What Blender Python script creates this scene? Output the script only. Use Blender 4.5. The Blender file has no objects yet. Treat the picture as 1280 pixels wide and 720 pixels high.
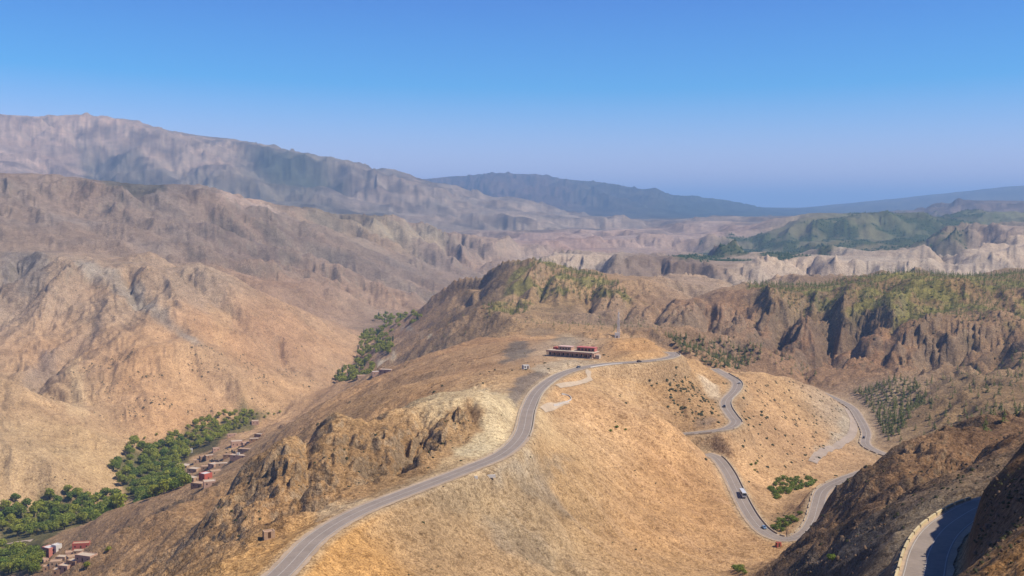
import bpy, bmesh, math, random
import numpy as np
from mathutils import Vector, Matrix

random.seed(7)
rng = np.random.default_rng(7)
scene = bpy.context.scene
C = scene.collection
R = math.radians

# ------------------------------------------------------------------ camera, sky, sun, exposure
FPX = 1372.0                      # focal length in photo pixels (1280 wide)
PITCH = math.atan(102 / FPX)
cam_data = bpy.data.cameras.new('camera')
cam_data.sensor_width = 36.0
cam_data.lens = 36.0 * FPX / 1280.0
cam_data.clip_start = 1.0
cam_data.clip_end = 120000.0
cam = bpy.data.objects.new('camera', cam_data)
cam.rotation_euler = (math.pi / 2 - PITCH, 0, 0)
C.objects.link(cam)
scene.camera = cam

SUN_EL, SUN_AZ = R(52), R(106)     # azimuth clockwise from the view direction (+Y)
world = bpy.data.worlds.new('World')
scene.world = world
world.use_nodes = True
wn = world.node_tree
wn.nodes.clear()
sky = wn.nodes.new('ShaderNodeTexSky')
sky.sky_type = 'NISHITA'
sky.sun_disc = False
sky.sun_elevation = SUN_EL
sky.sun_rotation = SUN_AZ
sky.altitude = 1800
sky.air_density = 1.0
sky.dust_density = 0.3
sky.ozone_density = 3.5
sep = wn.nodes.new('ShaderNodeSeparateColor'); com = wn.nodes.new('ShaderNodeCombineColor')
wn.links.new(sky.outputs[0], sep.inputs[0])
def _m(op, a, b):
    n = wn.nodes.new('ShaderNodeMath'); n.operation = op
    for s_, v_ in ((n.inputs[0], a), (n.inputs[1], b)):
        if isinstance(v_, float): s_.default_value = v_
        else: wn.links.new(v_, s_)
    return n.outputs[0]
SKY_R, SKY_G, SKY_B = (2.45, 2.6, .34), (1.4, 1.38, .62), 1.34      # clear, polarised-looking desert blue
wn.links.new(_m('MAXIMUM', _m('MULTIPLY', _m('SUBTRACT', sep.outputs[0], SKY_R[0]), SKY_R[1]), _m('MULTIPLY', sep.outputs[0], SKY_R[2])), com.inputs[0])
wn.links.new(_m('MAXIMUM', _m('MULTIPLY', _m('SUBTRACT', sep.outputs[1], SKY_G[0]), SKY_G[1]), _m('MULTIPLY', sep.outputs[1], SKY_G[2])), com.inputs[1])
wn.links.new(_m('MULTIPLY', sep.outputs[2], SKY_B), com.inputs[2])
bg = wn.nodes.new('ShaderNodeBackground')
bg.inputs['Strength'].default_value = 0.0765
wo = wn.nodes.new('ShaderNodeOutputWorld')
wn.links.new(com.outputs[0], bg.inputs['Color'])
wn.links.new(bg.outputs[0], wo.inputs['Surface'])

sd = bpy.data.lights.new('sun', 'SUN')
sd.energy = 4.6
sd.angle = R(0.5)
sd.color = (1.0, 0.95, 0.87)
sun = bpy.data.objects.new('sun', sd)
sdir = Vector((math.sin(SUN_AZ) * math.cos(SUN_EL), math.cos(SUN_AZ) * math.cos(SUN_EL), math.sin(SUN_EL)))
sun.rotation_euler = sdir.to_track_quat('Z', 'Y').to_euler()
C.objects.link(sun)

scene.view_settings.view_transform = 'Standard'
scene.view_settings.look = 'None'
scene.view_settings.exposure = 0.5
scene.view_settings.gamma = 1.0
scene.render.engine = 'CYCLES'

# ------------------------------------------------------------------ projection helpers
CT, ST = math.cos(PITCH), math.sin(PITCH)
def tan_of(py):
    v = (360 - py) / FPX
    return (-ST + v * CT) / (CT + v * ST)
def a_of(px, py=400.0):
    v = (360 - py) / FPX
    return (px - 640) / FPX / (CT + v * ST)
def P(px, py, Y):  return (a_of(px, py), math.log(Y), tan_of(py))
def Z(px, py, z):  return P(px, py, z / tan_of(py))
def H(px, Y, z):   return (a_of(px), math.log(Y), z / Y)
def pt(px, py, z):
    Y = z / tan_of(py)
    return (a_of(px, py) * Y, Y, z)

# ------------------------------------------------------------------ noise
_perm = rng.permutation(256).astype(np.int32)
_perm = np.concatenate([_perm, _perm])
_ang = rng.random(256).astype(np.float32) * 2 * np.pi
_gx, _gy = np.cos(_ang), np.sin(_ang)
def perlin(x, y):
    xi = np.floor(x).astype(np.int32); yi = np.floor(y).astype(np.int32)
    xf = (x - xi).astype(np.float32); yf = (y - yi).astype(np.float32)
    xi &= 255; yi &= 255
    u = xf * xf * xf * (xf * (xf * 6 - 15) + 10); v = yf * yf * yf * (yf * (yf * 6 - 15) + 10)
    def g(ix, iy, fx, fy):
        h = _perm[_perm[ix] + iy]
        return _gx[h] * fx + _gy[h] * fy
    x1 = (xi + 1) & 255; y1 = (yi + 1) & 255
    n00 = g(xi, yi, xf, yf); n10 = g(x1, yi, xf - 1, yf)
    n01 = g(xi, y1, xf, yf - 1); n11 = g(x1, y1, xf - 1, yf - 1)
    a = n00 + u * (n10 - n00); b = n01 + u * (n11 - n01)
    return (a + v * (b - a)) * 1.5
def fbm(x, y, wl, octs=4, gain=0.5, off=0.0):
    s = 0; amp = 1.0
    for i in range(octs):
        s = s + amp * perlin(x / wl + off + 17.3 * i, y / wl - off + 9.1 * i)
        wl *= 0.49; amp *= gain
    return s
def sstep(e0, e1, x):
    t = np.clip((x - e0) / (e1 - e0), 0, 1)
    return t * t * (3 - 2 * t)

# ------------------------------------------------------------------ roads: centre lines as (px, py, z) -> smooth world polylines
def catmull(pts, step=3.0):
    p = [np.array(q, float) for q in pts]
    p = [2 * p[0] - p[1]] + p + [2 * p[-1] - p[-2]]
    out = []
    for i in range(1, len(p) - 2):
        n = max(2, int(np.linalg.norm(p[i + 1] - p[i]) / 1.0))
        for k in range(n):
            t = k / n
            out.append(0.5 * ((2 * p[i]) + (-p[i - 1] + p[i + 1]) * t + (2 * p[i - 1] - 5 * p[i] + 4 * p[i + 1] - p[i + 2]) * t * t
                              + (-p[i - 1] + 3 * p[i] - 3 * p[i + 1] + p[i + 2]) * t ** 3))
    out.append(p[-2])
    out = np.array(out)
    for _ in range(4):
        out[1:-1] = 0.25 * out[:-2] + 0.5 * out[1:-1] + 0.25 * out[2:]
    d = np.concatenate([[0], np.cumsum(np.linalg.norm(np.diff(out[:, :2], axis=0), axis=1))])
    s = np.linspace(0, d[-1], max(2, int(d[-1] / step)))
    return np.stack([np.interp(s, d, out[:, k]) for k in range(3)], 1)

ROADS = {}
ROADS['main'] = dict(hw=3.9, sh=1.6, pts=catmull([pt(250, 790, -120), pt(345, 722, -120), pt(395, 672, -120), pt(450, 639, -120), pt(520, 611, -120), pt(585, 586, -120),
    pt(628, 567, -120), pt(652, 543, -120), pt(660, 512, -120), pt(672, 489, -120), pt(695, 471, -120.5), pt(722, 461, -121), pt(757, 455, -121.5), pt(795, 452.5, -122),
    pt(828, 449, -123), pt(843, 444.5, -124.5), pt(838, 440, -127)]))
ROADS['upper'] = dict(hw=3.9, sh=1.4, pts=catmull([pt(893, 461, -147), pt(908, 469, -150), pt(921, 478, -152), pt(919, 488, -154), pt(908, 500, -156), pt(908, 509, -158),
    pt(915, 520, -160), pt(920, 528, -161.5), pt(908, 536, -163), pt(880, 540, -165), pt(850, 543, -167), pt(836, 545, -168)]))
ROADS['lower'] = dict(hw=4.0, sh=1.6, pts=catmull([pt(884, 567, -177), pt(897, 573, -178), pt(910, 590, -181), pt(920, 610, -184), pt(931, 632, -187), pt(943, 651, -189), pt(958, 666, -190), pt(980, 674, -190),
    pt(1003, 668, -188), pt(1016, 652, -185), pt(1022, 632, -181), pt(1029, 613, -177), pt(1052, 600, -173), pt(1095, 585, -168)]))
ROADS['side'] = dict(hw=3.8, sh=1.4, pts=catmull([pt(1020, 488, -205), pt(1043, 498, -205), pt(1064, 509, -206), pt(1075, 524, -207), pt(1083, 541, -207), pt(1082, 555, -207), pt(1098, 565, -207), pt(1122, 572, -207), pt(1160, 576, -207)]))
ROADS['near'] = dict(hw=4.1, sh=1.3, pts=catmull([pt(1130, 800, -75), pt(1148, 745, -75), pt(1155, 718, -75), pt(1161, 692, -75), pt(1174, 668, -75.5), pt(1196, 649, -76), pt(1230, 631, -77), pt(1275, 622, -79)]))

# ------------------------------------------------------------------ terrain control points
cp = []
for px in (-600, -300, 0, 300, 600, 900, 1200, 1500, 1800):
    cp += [H(px, 30, -20), H(px, 60, -32)]
for px in (-500, -200, 50, 300, 600, 850): cp += [H(px, 120, -70)]
cp += [H(300, 250, -112), H(0, 300, -150), H(-200, 400, -210), H(100, 450, -185), H(600, 300, -140), H(700, 220, -120), H(800, 350, -168), H(900, 400, -180), H(960, 320, -150),
       H(1000, 200, -95), H(1080, 150, -62), H(-200, 700, -290), H(0, 700, -265), H(450, 300, -128)]
# near right: dark spur and the hill over the near road
cp += [P(930, 740, 420), P(960, 722, 440), P(985, 702, 455), P(1004, 688, 462), P(1019, 676, 470), P(1033, 662, 478), P(1040, 645, 486), P(1046, 612, 500), P(1080, 595, 510), P(1117, 572, 520), P(1180, 547, 540), P(1237, 543, 560), P(1300, 525, 600),
       P(1120, 667, 300), P(1050, 690, 340), P(1000, 712, 400), P(1070, 640, 430), P(1150, 600, 400), P(1200, 580, 430), P(1150, 565, 490), P(1085, 650, 370), P(1110, 719, 238), P(1175, 625, 330), P(1225, 596, 380), P(1270, 560, 480),
       H(1040, 590, -174), H(1120, 600, -172), H(1200, 640, -165), H(1180, 760, -198), H(1120, 740, -196), H(1290, 700, -152), H(1260, 820, -170),
       P(1290, 572, 228), P(1262, 583, 234), P(1240, 600, 238), P(1250, 590, 234), P(1238, 603, 230), P(1262, 582, 226), P(1230, 618, 240), P(1212, 662, 226), P(1203, 690, 212), P(1190, 718, 200), P(1280, 650, 180), P(1280, 720, 130), P(1220, 722, 155), P(1235, 660, 195), P(1250, 620, 215),
       H(1260, 300, -86), H(1330, 320, -70), H(1420, 260, -22), H(1400, 180, -25), H(1550, 300, -5)]
# road ridge, right slope
cp += [P(400, 712, 372), P(450, 690, 385), P(500, 705, 405), P(600, 655, 470), P(600, 712, 430), P(700, 715, 470), P(640, 610, 500), P(690, 575, 570), P(720, 560, 640), P(700, 640, 530), P(760, 620, 590), P(790, 680, 560), P(860, 712, 545), P(920, 712, 560),
       P(700, 520, 680), P(750, 500, 760), P(760, 472, 832), P(800, 472, 850), P(840, 482, 862), P(800, 550, 715), P(800, 505, 800), P(850, 520, 832), P(880, 500, 880), P(887, 482, 930), P(865, 458, 952), P(850, 600, 690), P(850, 650, 620), P(815, 520, 735), H(832, 790, -161),
       P(835, 531, 735), P(862, 552, 755), P(888, 572, 752), P(903, 600, 716), P(916, 632, 670), P(932, 658, 640), P(950, 684, 605), P(985, 700, 560), P(880, 620, 680), P(890, 670, 625), H(1000, 590, -192), H(960, 560, -190), H(1030, 570, -182), H(955, 500, -180), H(985, 505, -174), H(1005, 505, -170), H(1022, 515, -161),
       P(850, 446, 960), P(880, 461, 985), H(860, 1050, -168), H(900, 1100, -185), H(960, 1180, -200), H(1020, 1240, -205)]
# between the switchbacks
cp += [P(930, 467, 1040), P(947, 466, 1060), P(983, 472, 1090), P(1017, 483, 1130), P(950, 500, 940), P(1000, 520, 970), P(950, 540, 850), P(1000, 560, 870), P(1040, 540, 970), P(1055, 565, 900), P(1060, 520, 1040), P(960, 580, 800),
       P(985, 612, 745), P(980, 648, 690), P(950, 620, 720), P(1010, 585, 830), P(1045, 590, 830), P(960, 645, 680)]
cp += [Z(885, 550, -168), Z(890, 560, -173), Z(905, 551, -168), Z(915, 560, -172)]
# plateau with the building, mounds, kiosk terrace
cp += [Z(655, 462, -119), Z(690, 452, -120), Z(710, 449, -121), Z(740, 449, -121.5), P(700, 444, 915), P(745, 442, 925), P(692, 455, 862), Z(600, 495, -112), P(595, 487, 625), P(610, 505, 600), P(620, 535, 575), P(600, 560, 540), P(640, 490, 690), P(622, 478, 740),
       P(770, 427, 935), P(800, 423, 950), P(822, 430, 950), P(800, 440, 915), P(738, 422, 1040), P(770, 425, 985), P(660, 432, 1000), P(640, 445, 930), P(700, 425, 1060), H(800, 1060, -160), H(740, 1180, -162)]
# rocky hill left of the road
cp += [P(590, 489, 620), P(545, 505, 605), P(520, 517, 595), P(500, 524, 585), P(470, 530, 570), P(440, 533, 560), P(400, 548, 540), P(366, 560, 525), P(347, 580, 510), P(603, 520, 585), P(575, 560, 545), P(540, 585, 515), P(500, 605, 500), P(450, 622, 475), P(400, 640, 450), P(345, 680, 410),
       P(500, 560, 545), P(420, 585, 500), P(370, 620, 465), P(330, 640, 470), P(318, 690, 430), H(450, 680, -160), H(520, 690, -145), H(370, 690, -185), P(290, 592, 560), P(560, 530, 580),
       P(280, 680, 560), P(250, 640, 680), P(200, 700, 640), P(240, 700, 590)]
# rounded hills behind, crest against the valley
cp += [P(493, 470, 1150), P(543, 450, 1150), P(573, 434, 1150), P(626, 423, 1150), P(455, 486, 1100), P(420, 497, 1050), P(400, 512, 1020), P(375, 538, 1000), P(340, 576, 960), P(300, 594, 920), P(240, 606, 900), P(180, 630, 915), P(130, 643, 925), P(100, 664, 935), P(60, 681, 940),
       P(450, 505, 850), P(520, 490, 820), P(560, 470, 870), P(600, 452, 960), P(390, 535, 840), P(330, 592, 840), P(180, 670, 700), P(145, 687, 700), P(107, 708, 700), P(90, 722, 690), P(120, 695, 820), P(160, 660, 850), P(200, 650, 800), P(85, 700, 880), P(225, 640, 760), P(500, 480, 960), P(560, 450, 1040),
       H(493, 1400, -245), H(580, 1350, -180), H(420, 1350, -275), H(626, 1320, -165)]
# valley floor
VAL = [(-150, 720, -320), (-60, 690, -320), (0, 705, -319), (0, 660, -318), (50, 645, -317), (110, 632, -316), (150, 622, -315), (180, 605, -314), (200, 590, -313), (180, 572, -312), (225, 556, -312), (270, 537, -311), (310, 525, -310), (345, 519, -309), (410, 487, -300), (440, 474, -290), (455, 462, -283), (478, 440, -270), (480, 425, -265), (470, 413, -262), (495, 400, -255), (520, 391, -250)]
cp += [Z(*q) for q in VAL]
cp += [H(478, 1780, -264), H(500, 2000, -257), H(515, 2300, -250), H(530, 2550, -248), H(455, 1450, -262), H(470, 1560, -258), Z(270, 575, -297), Z(310, 565, -285), Z(240, 595, -290), Z(330, 548, -275), Z(300, 548, -296), Z(350, 534, -285), H(60, 1010, -305), H(150, 1020, -300)]
# right bank upstream and the shrub hill
cp += [P(540, 432, 1760), P(520, 448, 1620), P(560, 420, 1740), P(600, 402, 1550), P(626, 391, 1500), P(660, 401, 1400), P(570, 402, 1880), P(545, 400, 2150), P(512, 447, 1700), P(700, 405, 1300), P(640, 415, 1300), P(690, 420, 1180), H(700, 1450, -165), H(640, 1600, -165),
       P(700, 380, 1650), P(650, 368, 1760), P(750, 370, 1650), P(770, 408, 1430), P(850, 400, 1500), P(600, 388, 1800), P(820, 385, 1650), P(720, 400, 1480),
       P(526, 390, 2350), P(550, 388, 2150), P(576, 382, 2000), P(600, 376, 1930), P(626, 364, 1900), P(645, 352, 1900), P(659, 345, 1900), P(690, 340, 1870), P(726, 343, 1850), P(760, 347, 1830), P(793, 357, 1800), P(826, 367, 1800), P(860, 378, 1800),
       H(600, 2600, -270), H(700, 2500, -240), H(830, 2400, -235), H(540, 3000, -290), H(660, 3200, -240)]
# right hill
cp += [P(890, 378, 1760), P(925, 365, 1750), P(960, 360, 1750), P(1000, 358, 1750), P(1040, 362, 1760), P(1075, 358, 1700), P(1110, 356, 1720), P(1150, 346, 1690), P(1185, 353, 1740), P(1215, 348, 1700), P(1245, 354, 1740), P(1280, 346, 1700), H(1100, 1900, -130), H(1200, 1930, -132), H(1000, 1950, -140), H(1280, 1950, -130), P(1050, 400, 1500), P(950, 400, 1540), P(950, 425, 1420), P(1200, 400, 1450), P(1150, 435, 1290), P(1250, 440, 1240),
       P(1000, 452, 1310), P(900, 438, 1340), P(850, 425, 1330), P(1060, 470, 1250), P(1120, 480, 1150), P(1150, 520, 1000), P(1200, 500, 1000), P(1280, 480, 1030), P(1100, 505, 1120), P(1120, 545, 960), P(1200, 530, 880), P(1100, 380, 1580), P(1280, 390, 1480),
       H(900, 2300, -230), H(1000, 2300, -225), H(1150, 2250, -220), H(1280, 2250, -215), H(1000, 2700, -225), H(1200, 2600, -210)]
# pale badlands and lowland
cp += [P(749, 341, 2800), P(793, 332, 2900), P(826, 327, 2950), P(852, 329, 2950), P(902, 334, 3000), P(949, 327, 3200), P(992, 331, 3200), P(1019, 325, 3400), P(1069, 322, 3500), P(1112, 318, 3600), P(1152, 313, 3700), P(1189, 306, 3800), P(1197, 296, 3900), P(1225, 275, 4000), P(1252, 273, 4000), P(1280, 277, 4000),
       P(1185, 345, 3000), P(1219, 331, 3050), P(1280, 314, 3100), P(1100, 340, 2900), P(1240, 300, 3500), P(940, 350, 2700), P(1000, 345, 2900), H(800, 3500, -225), H(900, 3900, -230), H(1050, 4200, -200), H(1200, 4600, -170), P(700, 324, 4100), P(640, 316, 4500), P(760, 318, 4300),
       P(613, 298, 5600), P(659, 288, 5600), P(713, 291, 5500), P(759, 294, 5600), P(793, 291, 5700), P(852, 288, 5800), P(892, 279, 6400), P(930, 272, 7500), P(700, 306, 4900), P(800, 308, 4700), P(740, 300, 5200), H(620, 6600, -190), H(720, 6800, -180), H(820, 6900, -170)]
# forested mountain
cp += [P(852, 316, 4900), P(885, 303, 5000), P(915, 294, 5000), P(940, 297, 5000), P(969, 294, 5200), P(1002, 282, 5200), P(1035, 272, 5200), P(1080, 267, 5200), P(1119, 263, 5200), P(1152, 263, 5200), P(1169, 267, 5200), P(1219, 268, 5300), P(1242, 272, 5300), P(1290, 275, 5300),
       P(1000, 310, 4500), P(1080, 295, 4700), P(1150, 290, 4800), P(920, 318, 4400), H(950, 6500, -150), H(1100, 7000, -130), H(1250, 7000, -100), P(960, 285, 6800), P(960, 274, 9500), P(980, 270, 12000)]
# distant ranges
cp += [P(965, 265, 19000), P(1035, 257, 19500), P(1085, 250, 20000), P(1169, 242, 20000), P(1235, 233, 20000), P(1265, 225, 20000), P(1290, 226, 20000), P(1170, 264, 9000), P(1212, 249, 9000), P(1252, 249, 9000), P(1285, 252, 9000), H(1100, 13000, -180), H(1230, 13000, -100),
       P(430, 232, 15500), P(510, 225, 15000), P(550, 221, 15000), P(590, 218, 15000), P(625, 214, 15000), P(660, 216, 15000), P(690, 223, 15000), P(735, 226, 15000), P(800, 238, 15000), P(860, 247, 15000), P(920, 257, 15000), P(950, 264, 15000), P(700, 250, 12500), P(800, 262, 12000), P(850, 275, 9500), P(880, 268, 12500), P(720, 278, 9500), P(640, 240, 13000)]
for px in (-500, -200, 100, 400, 700, 960, 1200, 1500, 1800): cp += [H(px, 30000, -350)]
for px in (500, 650, 800): cp += [H(px, 20000, -100)]
# high range left
cp += [P(-60, 140, 9000), P(0, 143, 9000), P(50, 147, 9000), P(95, 142, 9000), P(135, 147, 9000), P(160, 152, 9000), P(185, 165, 8900), P(245, 171, 8900), P(300, 177, 8800), P(330, 186, 8700), P(390, 198, 8600), P(430, 206, 8600), P(470, 217, 8500), P(510, 228, 8500), P(560, 240, 8400), P(620, 257, 8200), P(700, 272, 8000), P(790, 284, 7600), P(820, 288, 7400),
       P(100, 200, 7700), P(0, 195, 7600), P(200, 225, 6800), P(350, 240, 7000), P(450, 262, 6700), P(560, 275, 6900), P(300, 210, 7700), P(640, 283, 6900), H(0, 13000, 300), H(200, 13000, 300), H(400, 12000, 80), H(550, 11500, -100)]
# ridge left
cp += [P(0, 218, 3300), P(40, 218, 3300), P(62, 226, 3300), P(130, 234, 3300), P(190, 240, 3350), P(232, 241, 3400), P(265, 252, 3450), P(300, 262, 3550), P(370, 271, 3750), P(450, 279, 4000), P(520, 290, 4200), P(580, 299, 4300), P(630, 309, 4400),
       P(0, 280, 2700), P(100, 290, 2800), P(200, 300, 2850), P(300, 320, 2900), P(400, 350, 2900), P(350, 370, 2500), P(440, 385, 2700), P(500, 345, 3500), P(500, 375, 3000), P(560, 350, 3500), P(600, 335, 3900), P(440, 405, 2500), P(660, 322, 4200), P(400, 300, 3500),
       H(0, 4500, -40), H(150, 4600, -60), H(300, 5000, -80), H(450, 5300, -130), H(570, 5400, -165)]
# left valley side
cp += [P(0, 316, 2250), P(60, 318, 2220), P(100, 325, 2150), P(170, 334, 2080), P(240, 345, 2050), P(290, 372, 1990), P(330, 395, 2000), P(380, 425, 1980), P(420, 455, 1960), P(50, 350, 2030), P(255, 440, 1640), P(200, 400, 1790), P(300, 480, 1600), P(200, 450, 1580), P(200, 510, 1460), P(100, 450, 1640), P(100, 400, 1800), P(0, 400, 1850), P(150, 520, 1440), P(80, 490, 1500), P(360, 480, 1720),
       P(280, 505, 1590), H(200, 2300, -150), H(100, 2350, -110), H(320, 2250, -215), H(0, 2400, -105), P(350, 400, 2250), P(0, 470, 1400), P(60, 514, 1370), P(120, 536, 1350), P(165, 560, 1330), P(0, 560, 1170), P(60, 590, 1140), P(100, 605, 1150), P(0, 620, 1080), H(0, 1520, -246), H(70, 1480, -276), P(140, 590, 1230)]
ext = []
for (a, L, t) in cp:
    if a < a_of(70):   ext += [(a - 0.17, L, t), (a - 0.36, L, t)]
    if a > a_of(1215) and L > math.log(450): ext += [(a + 0.17, L, t), (a + 0.36, L, t)]
cp += ext
for k, rd in ROADS.items():
    for q in rd['pts'][::5]:
        cp.append((q[0] / q[1], math.log(q[1]), q[2] / q[1]))
cp = np.array(cp)
_, ui = np.unique(np.round(cp[:, :2] / 0.004), axis=0, return_index=True)
cp = cp[ui]

# ------------------------------------------------------------------ grid (a = x/Y, L = ln Y)
A_MAX = 0.49
av = np.concatenate([np.linspace(-0.80, -A_MAX, 40, endpoint=False), np.linspace(-A_MAX, A_MAX, 1010, endpoint=False), np.linspace(A_MAX, 0.85, 56)])
def seg(y0, y1, n): return np.linspace(math.log(y0), math.log(y1), n, endpoint=False)
Lv = np.concatenate([seg(28, 140, 24), seg(140, 300, 120), seg(300, 1000, 430), seg(1000, 2300, 240), seg(2300, 6000, 150), seg(6000, 15000, 70), seg(15000, 45000, 26), [math.log(45000)]])
NA, NL = len(av), len(Lv)
def rbf_eval(pts, vals, qa, qL, smooth=1e-4):
    n = len(pts)
    D = np.sqrt(((pts[:, None] - pts[None]) ** 2).sum(-1))
    Pm = np.concatenate([np.ones((n, 1)), pts], 1)
    M = np.zeros((n + 3, n + 3)); M[:n, :n] = D - smooth * np.eye(n) * n * 0.02; M[:n, n:] = Pm; M[n:, :n] = Pm.T
    w = np.linalg.solve(M, np.concatenate([vals, np.zeros(3)]))
    out = np.zeros((len(qL), len(qa)), np.float64)
    for i, L in enumerate(qL):
        d = np.sqrt((qa[:, None] - pts[None, :, 0]) ** 2 + (L - pts[None, :, 1]) ** 2)
        out[i] = d @ w[:n] + w[n] + w[n + 1] * qa + w[n + 2] * L
    return out
ca, cL = av[::2], Lv[::2]
if ca[-1] != av[-1]: ca = np.append(ca, av[-1])
if cL[-1] != Lv[-1]: cL = np.append(cL, Lv[-1])
Tc = rbf_eval(cp[:, :2], cp[:, 2], ca, cL)
tmp = np.stack([np.interp(av, ca, r) for r in Tc])
T = np.stack([np.interp(Lv, cL, tmp[:, j]) for j in range(NA)], 1)
for _ in range(2):
    T[1:-1] = 0.25 * T[:-2] + 0.5 * T[1:-1] + 0.25 * T[2:]
    T[:, 1:-1] = 0.25 * T[:, :-2] + 0.5 * T[:, 1:-1] + 0.25 * T[:, 2:]
YY = np.exp(Lv)[:, None] * np.ones((1, NA))
XX = YY * av[None]
AA = np.ones((NL, 1)) * av[None]
LLg = Lv[:, None] * np.ones((1, NA))
ZZ = T * YY
Z0 = ZZ.copy()

# ------------------------------------------------------------------ ray hit on the current terrain
def grid_z(x, y):
    a, L = x / y, math.log(y)
    j = min(max(np.searchsorted(av, a) - 1, 0), NA - 2); i = min(max(np.searchsorted(Lv, L) - 1, 0), NL - 2)
    u = (a - av[j]) / (av[j + 1] - av[j]); v = (L - Lv[i]) / (Lv[i + 1] - Lv[i])
    return float((1 - v) * ((1 - u) * ZZ[i, j] + u * ZZ[i, j + 1]) + v * ((1 - u) * ZZ[i + 1, j] + u * ZZ[i + 1, j + 1]))
def hit(px, py, ymin=60.0):
    """world point of the terrain seen in this direction"""
    a, t = a_of(px, py), tan_of(py)
    j = min(max(np.searchsorted(av, a) - 1, 0), NA - 2)
    u = (a - av[j]) / (av[j + 1] - av[j])
    col = ((1 - u) * ZZ[:, j] + u * ZZ[:, j + 1]) / YY[:, 0]
    ok = np.nonzero((col >= t) & (YY[:, 0] > ymin))[0]
    if len(ok) == 0: return None
    i = ok[0]
    if i == 0: Y = YY[0, 0]
    else:
        f = (t - col[i - 1]) / (col[i] - col[i - 1] + 1e-12); f = min(max(f, 0), 1)
        Y = math.exp(Lv[i - 1] + f * (Lv[i] - Lv[i - 1]))
    return (a * Y, Y, grid_z(a * Y, Y))

# ------------------------------------------------------------------ masks: outlines laid on the ground, rasterised over the grid
def ground_poly(pix, ymin=60.0):
    out = []
    for q_ in pix:
        if len(q_) == 3: out.append((a_of(q_[0]), math.log(q_[2]))); continue      # plan position: column and distance
        (px, py) = q_
        h = hit(px, py, ymin)
        if h is not None: out.append((h[0] / h[1], math.log(h[1])))
    return out
_w1 = fbm(XX / YY * 40, LLg * 40, 1.0, 4) * 0.006
_w2 = fbm(XX / YY * 40 + 50, LLg * 40 + 20, 1.0, 4) * 0.006
def raster(poly, blur=3, warp=1.0):
    m = np.zeros((NL, NA), bool)
    if len(poly) < 3: return m.astype(np.float32)
    pa = np.array(poly)
    a0, a1 = pa[:, 0].min() - .02, pa[:, 0].max() + .02
    l0, l1 = pa[:, 1].min() - .03, pa[:, 1].max() + .03
    j0, j1 = np.searchsorted(av, a0), np.searchsorted(av, a1); i0, i1 = np.searchsorted(Lv, l0), np.searchsorted(Lv, l1)
    qa = AA[i0:i1, j0:j1] + _w1[i0:i1, j0:j1] * warp; qL = LLg[i0:i1, j0:j1] + _w2[i0:i1, j0:j1] * warp * 2
    ins = np.zeros(qa.shape, bool)
    n = len(pa)
    for k in range(n):
        (x1, y1), (x2, y2) = pa[k], pa[(k + 1) % n]
        if y1 == y2: continue
        c = ((y1 > qL) != (y2 > qL)) & (qa < (x2 - x1) * (qL - y1) / (y2 - y1) + x1)
        ins ^= c
    m[i0:i1, j0:j1] = ins
    f = m.astype(np.float32)
    for _ in range(blur):
        f[1:-1] = 0.25 * f[:-2] + 0.5 * f[1:-1] + 0.25 * f[2:]
        f[:, 1:-1] = 0.25 * f[:, :-2] + 0.5 * f[:, 1:-1] + 0.25 * f[:, 2:]
    return f
def pmask(pix, blur=3, warp=1.0, ymin=60.0):
    return raster(ground_poly(pix, ymin), blur, warp)

# ------------------------------------------------------------------ erosion relief
def grads(z):
    za = np.gradient(z, av, axis=1); zl = np.gradient(z, Lv, axis=0)
    return za / YY, (zl - AA * za) / YY
def hash2(ix, iy, s):
    h = (ix.astype(np.int64) * 374761393 + iy.astype(np.int64) * 668265263 + s * 1442695041) & 0x7fffffff
    h = ((h ^ (h >> 13)) * 1274126177) & 0x7fffffff
    return ((h ^ (h >> 16)) & 0xffff).astype(np.float32) / 65535.0
def gully(x, y, gx, gy, wl):
    """ridges and gullies running down the slope; x,y world, g gradient"""
    px, py = x / wl, y / wl
    ix = np.floor(px).astype(np.int32); iy = np.floor(py).astype(np.int32)
    g = np.sqrt(gx * gx + gy * gy) + 1e-6
    dx = (-gy / g).astype(np.float32); dy = (gx / g).astype(np.float32)
    acc = np.zeros(px.shape, np.float32); wsum = np.zeros(px.shape, np.float32)
    for oy in (-1, 0, 1):
        for ox in (-1, 0, 1):
            cx = ix + ox; cy = iy + oy
            jx = hash2(cx, cy, 1); jy = hash2(cx, cy, 2); ph = hash2(cx, cy, 3) * 6.283
            vx = (px - cx - jx).astype(np.float32); vy = (py - cy - jy).astype(np.float32)
            w = np.maximum(0, 1 - (vx * vx + vy * vy) / 2.0) ** 2 * 1.0
            acc += w * np.cos((vx * dx + vy * dy) * 6.8 + ph * 0.35)
            wsum += w
    return acc / (wsum + 1e-3)

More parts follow.
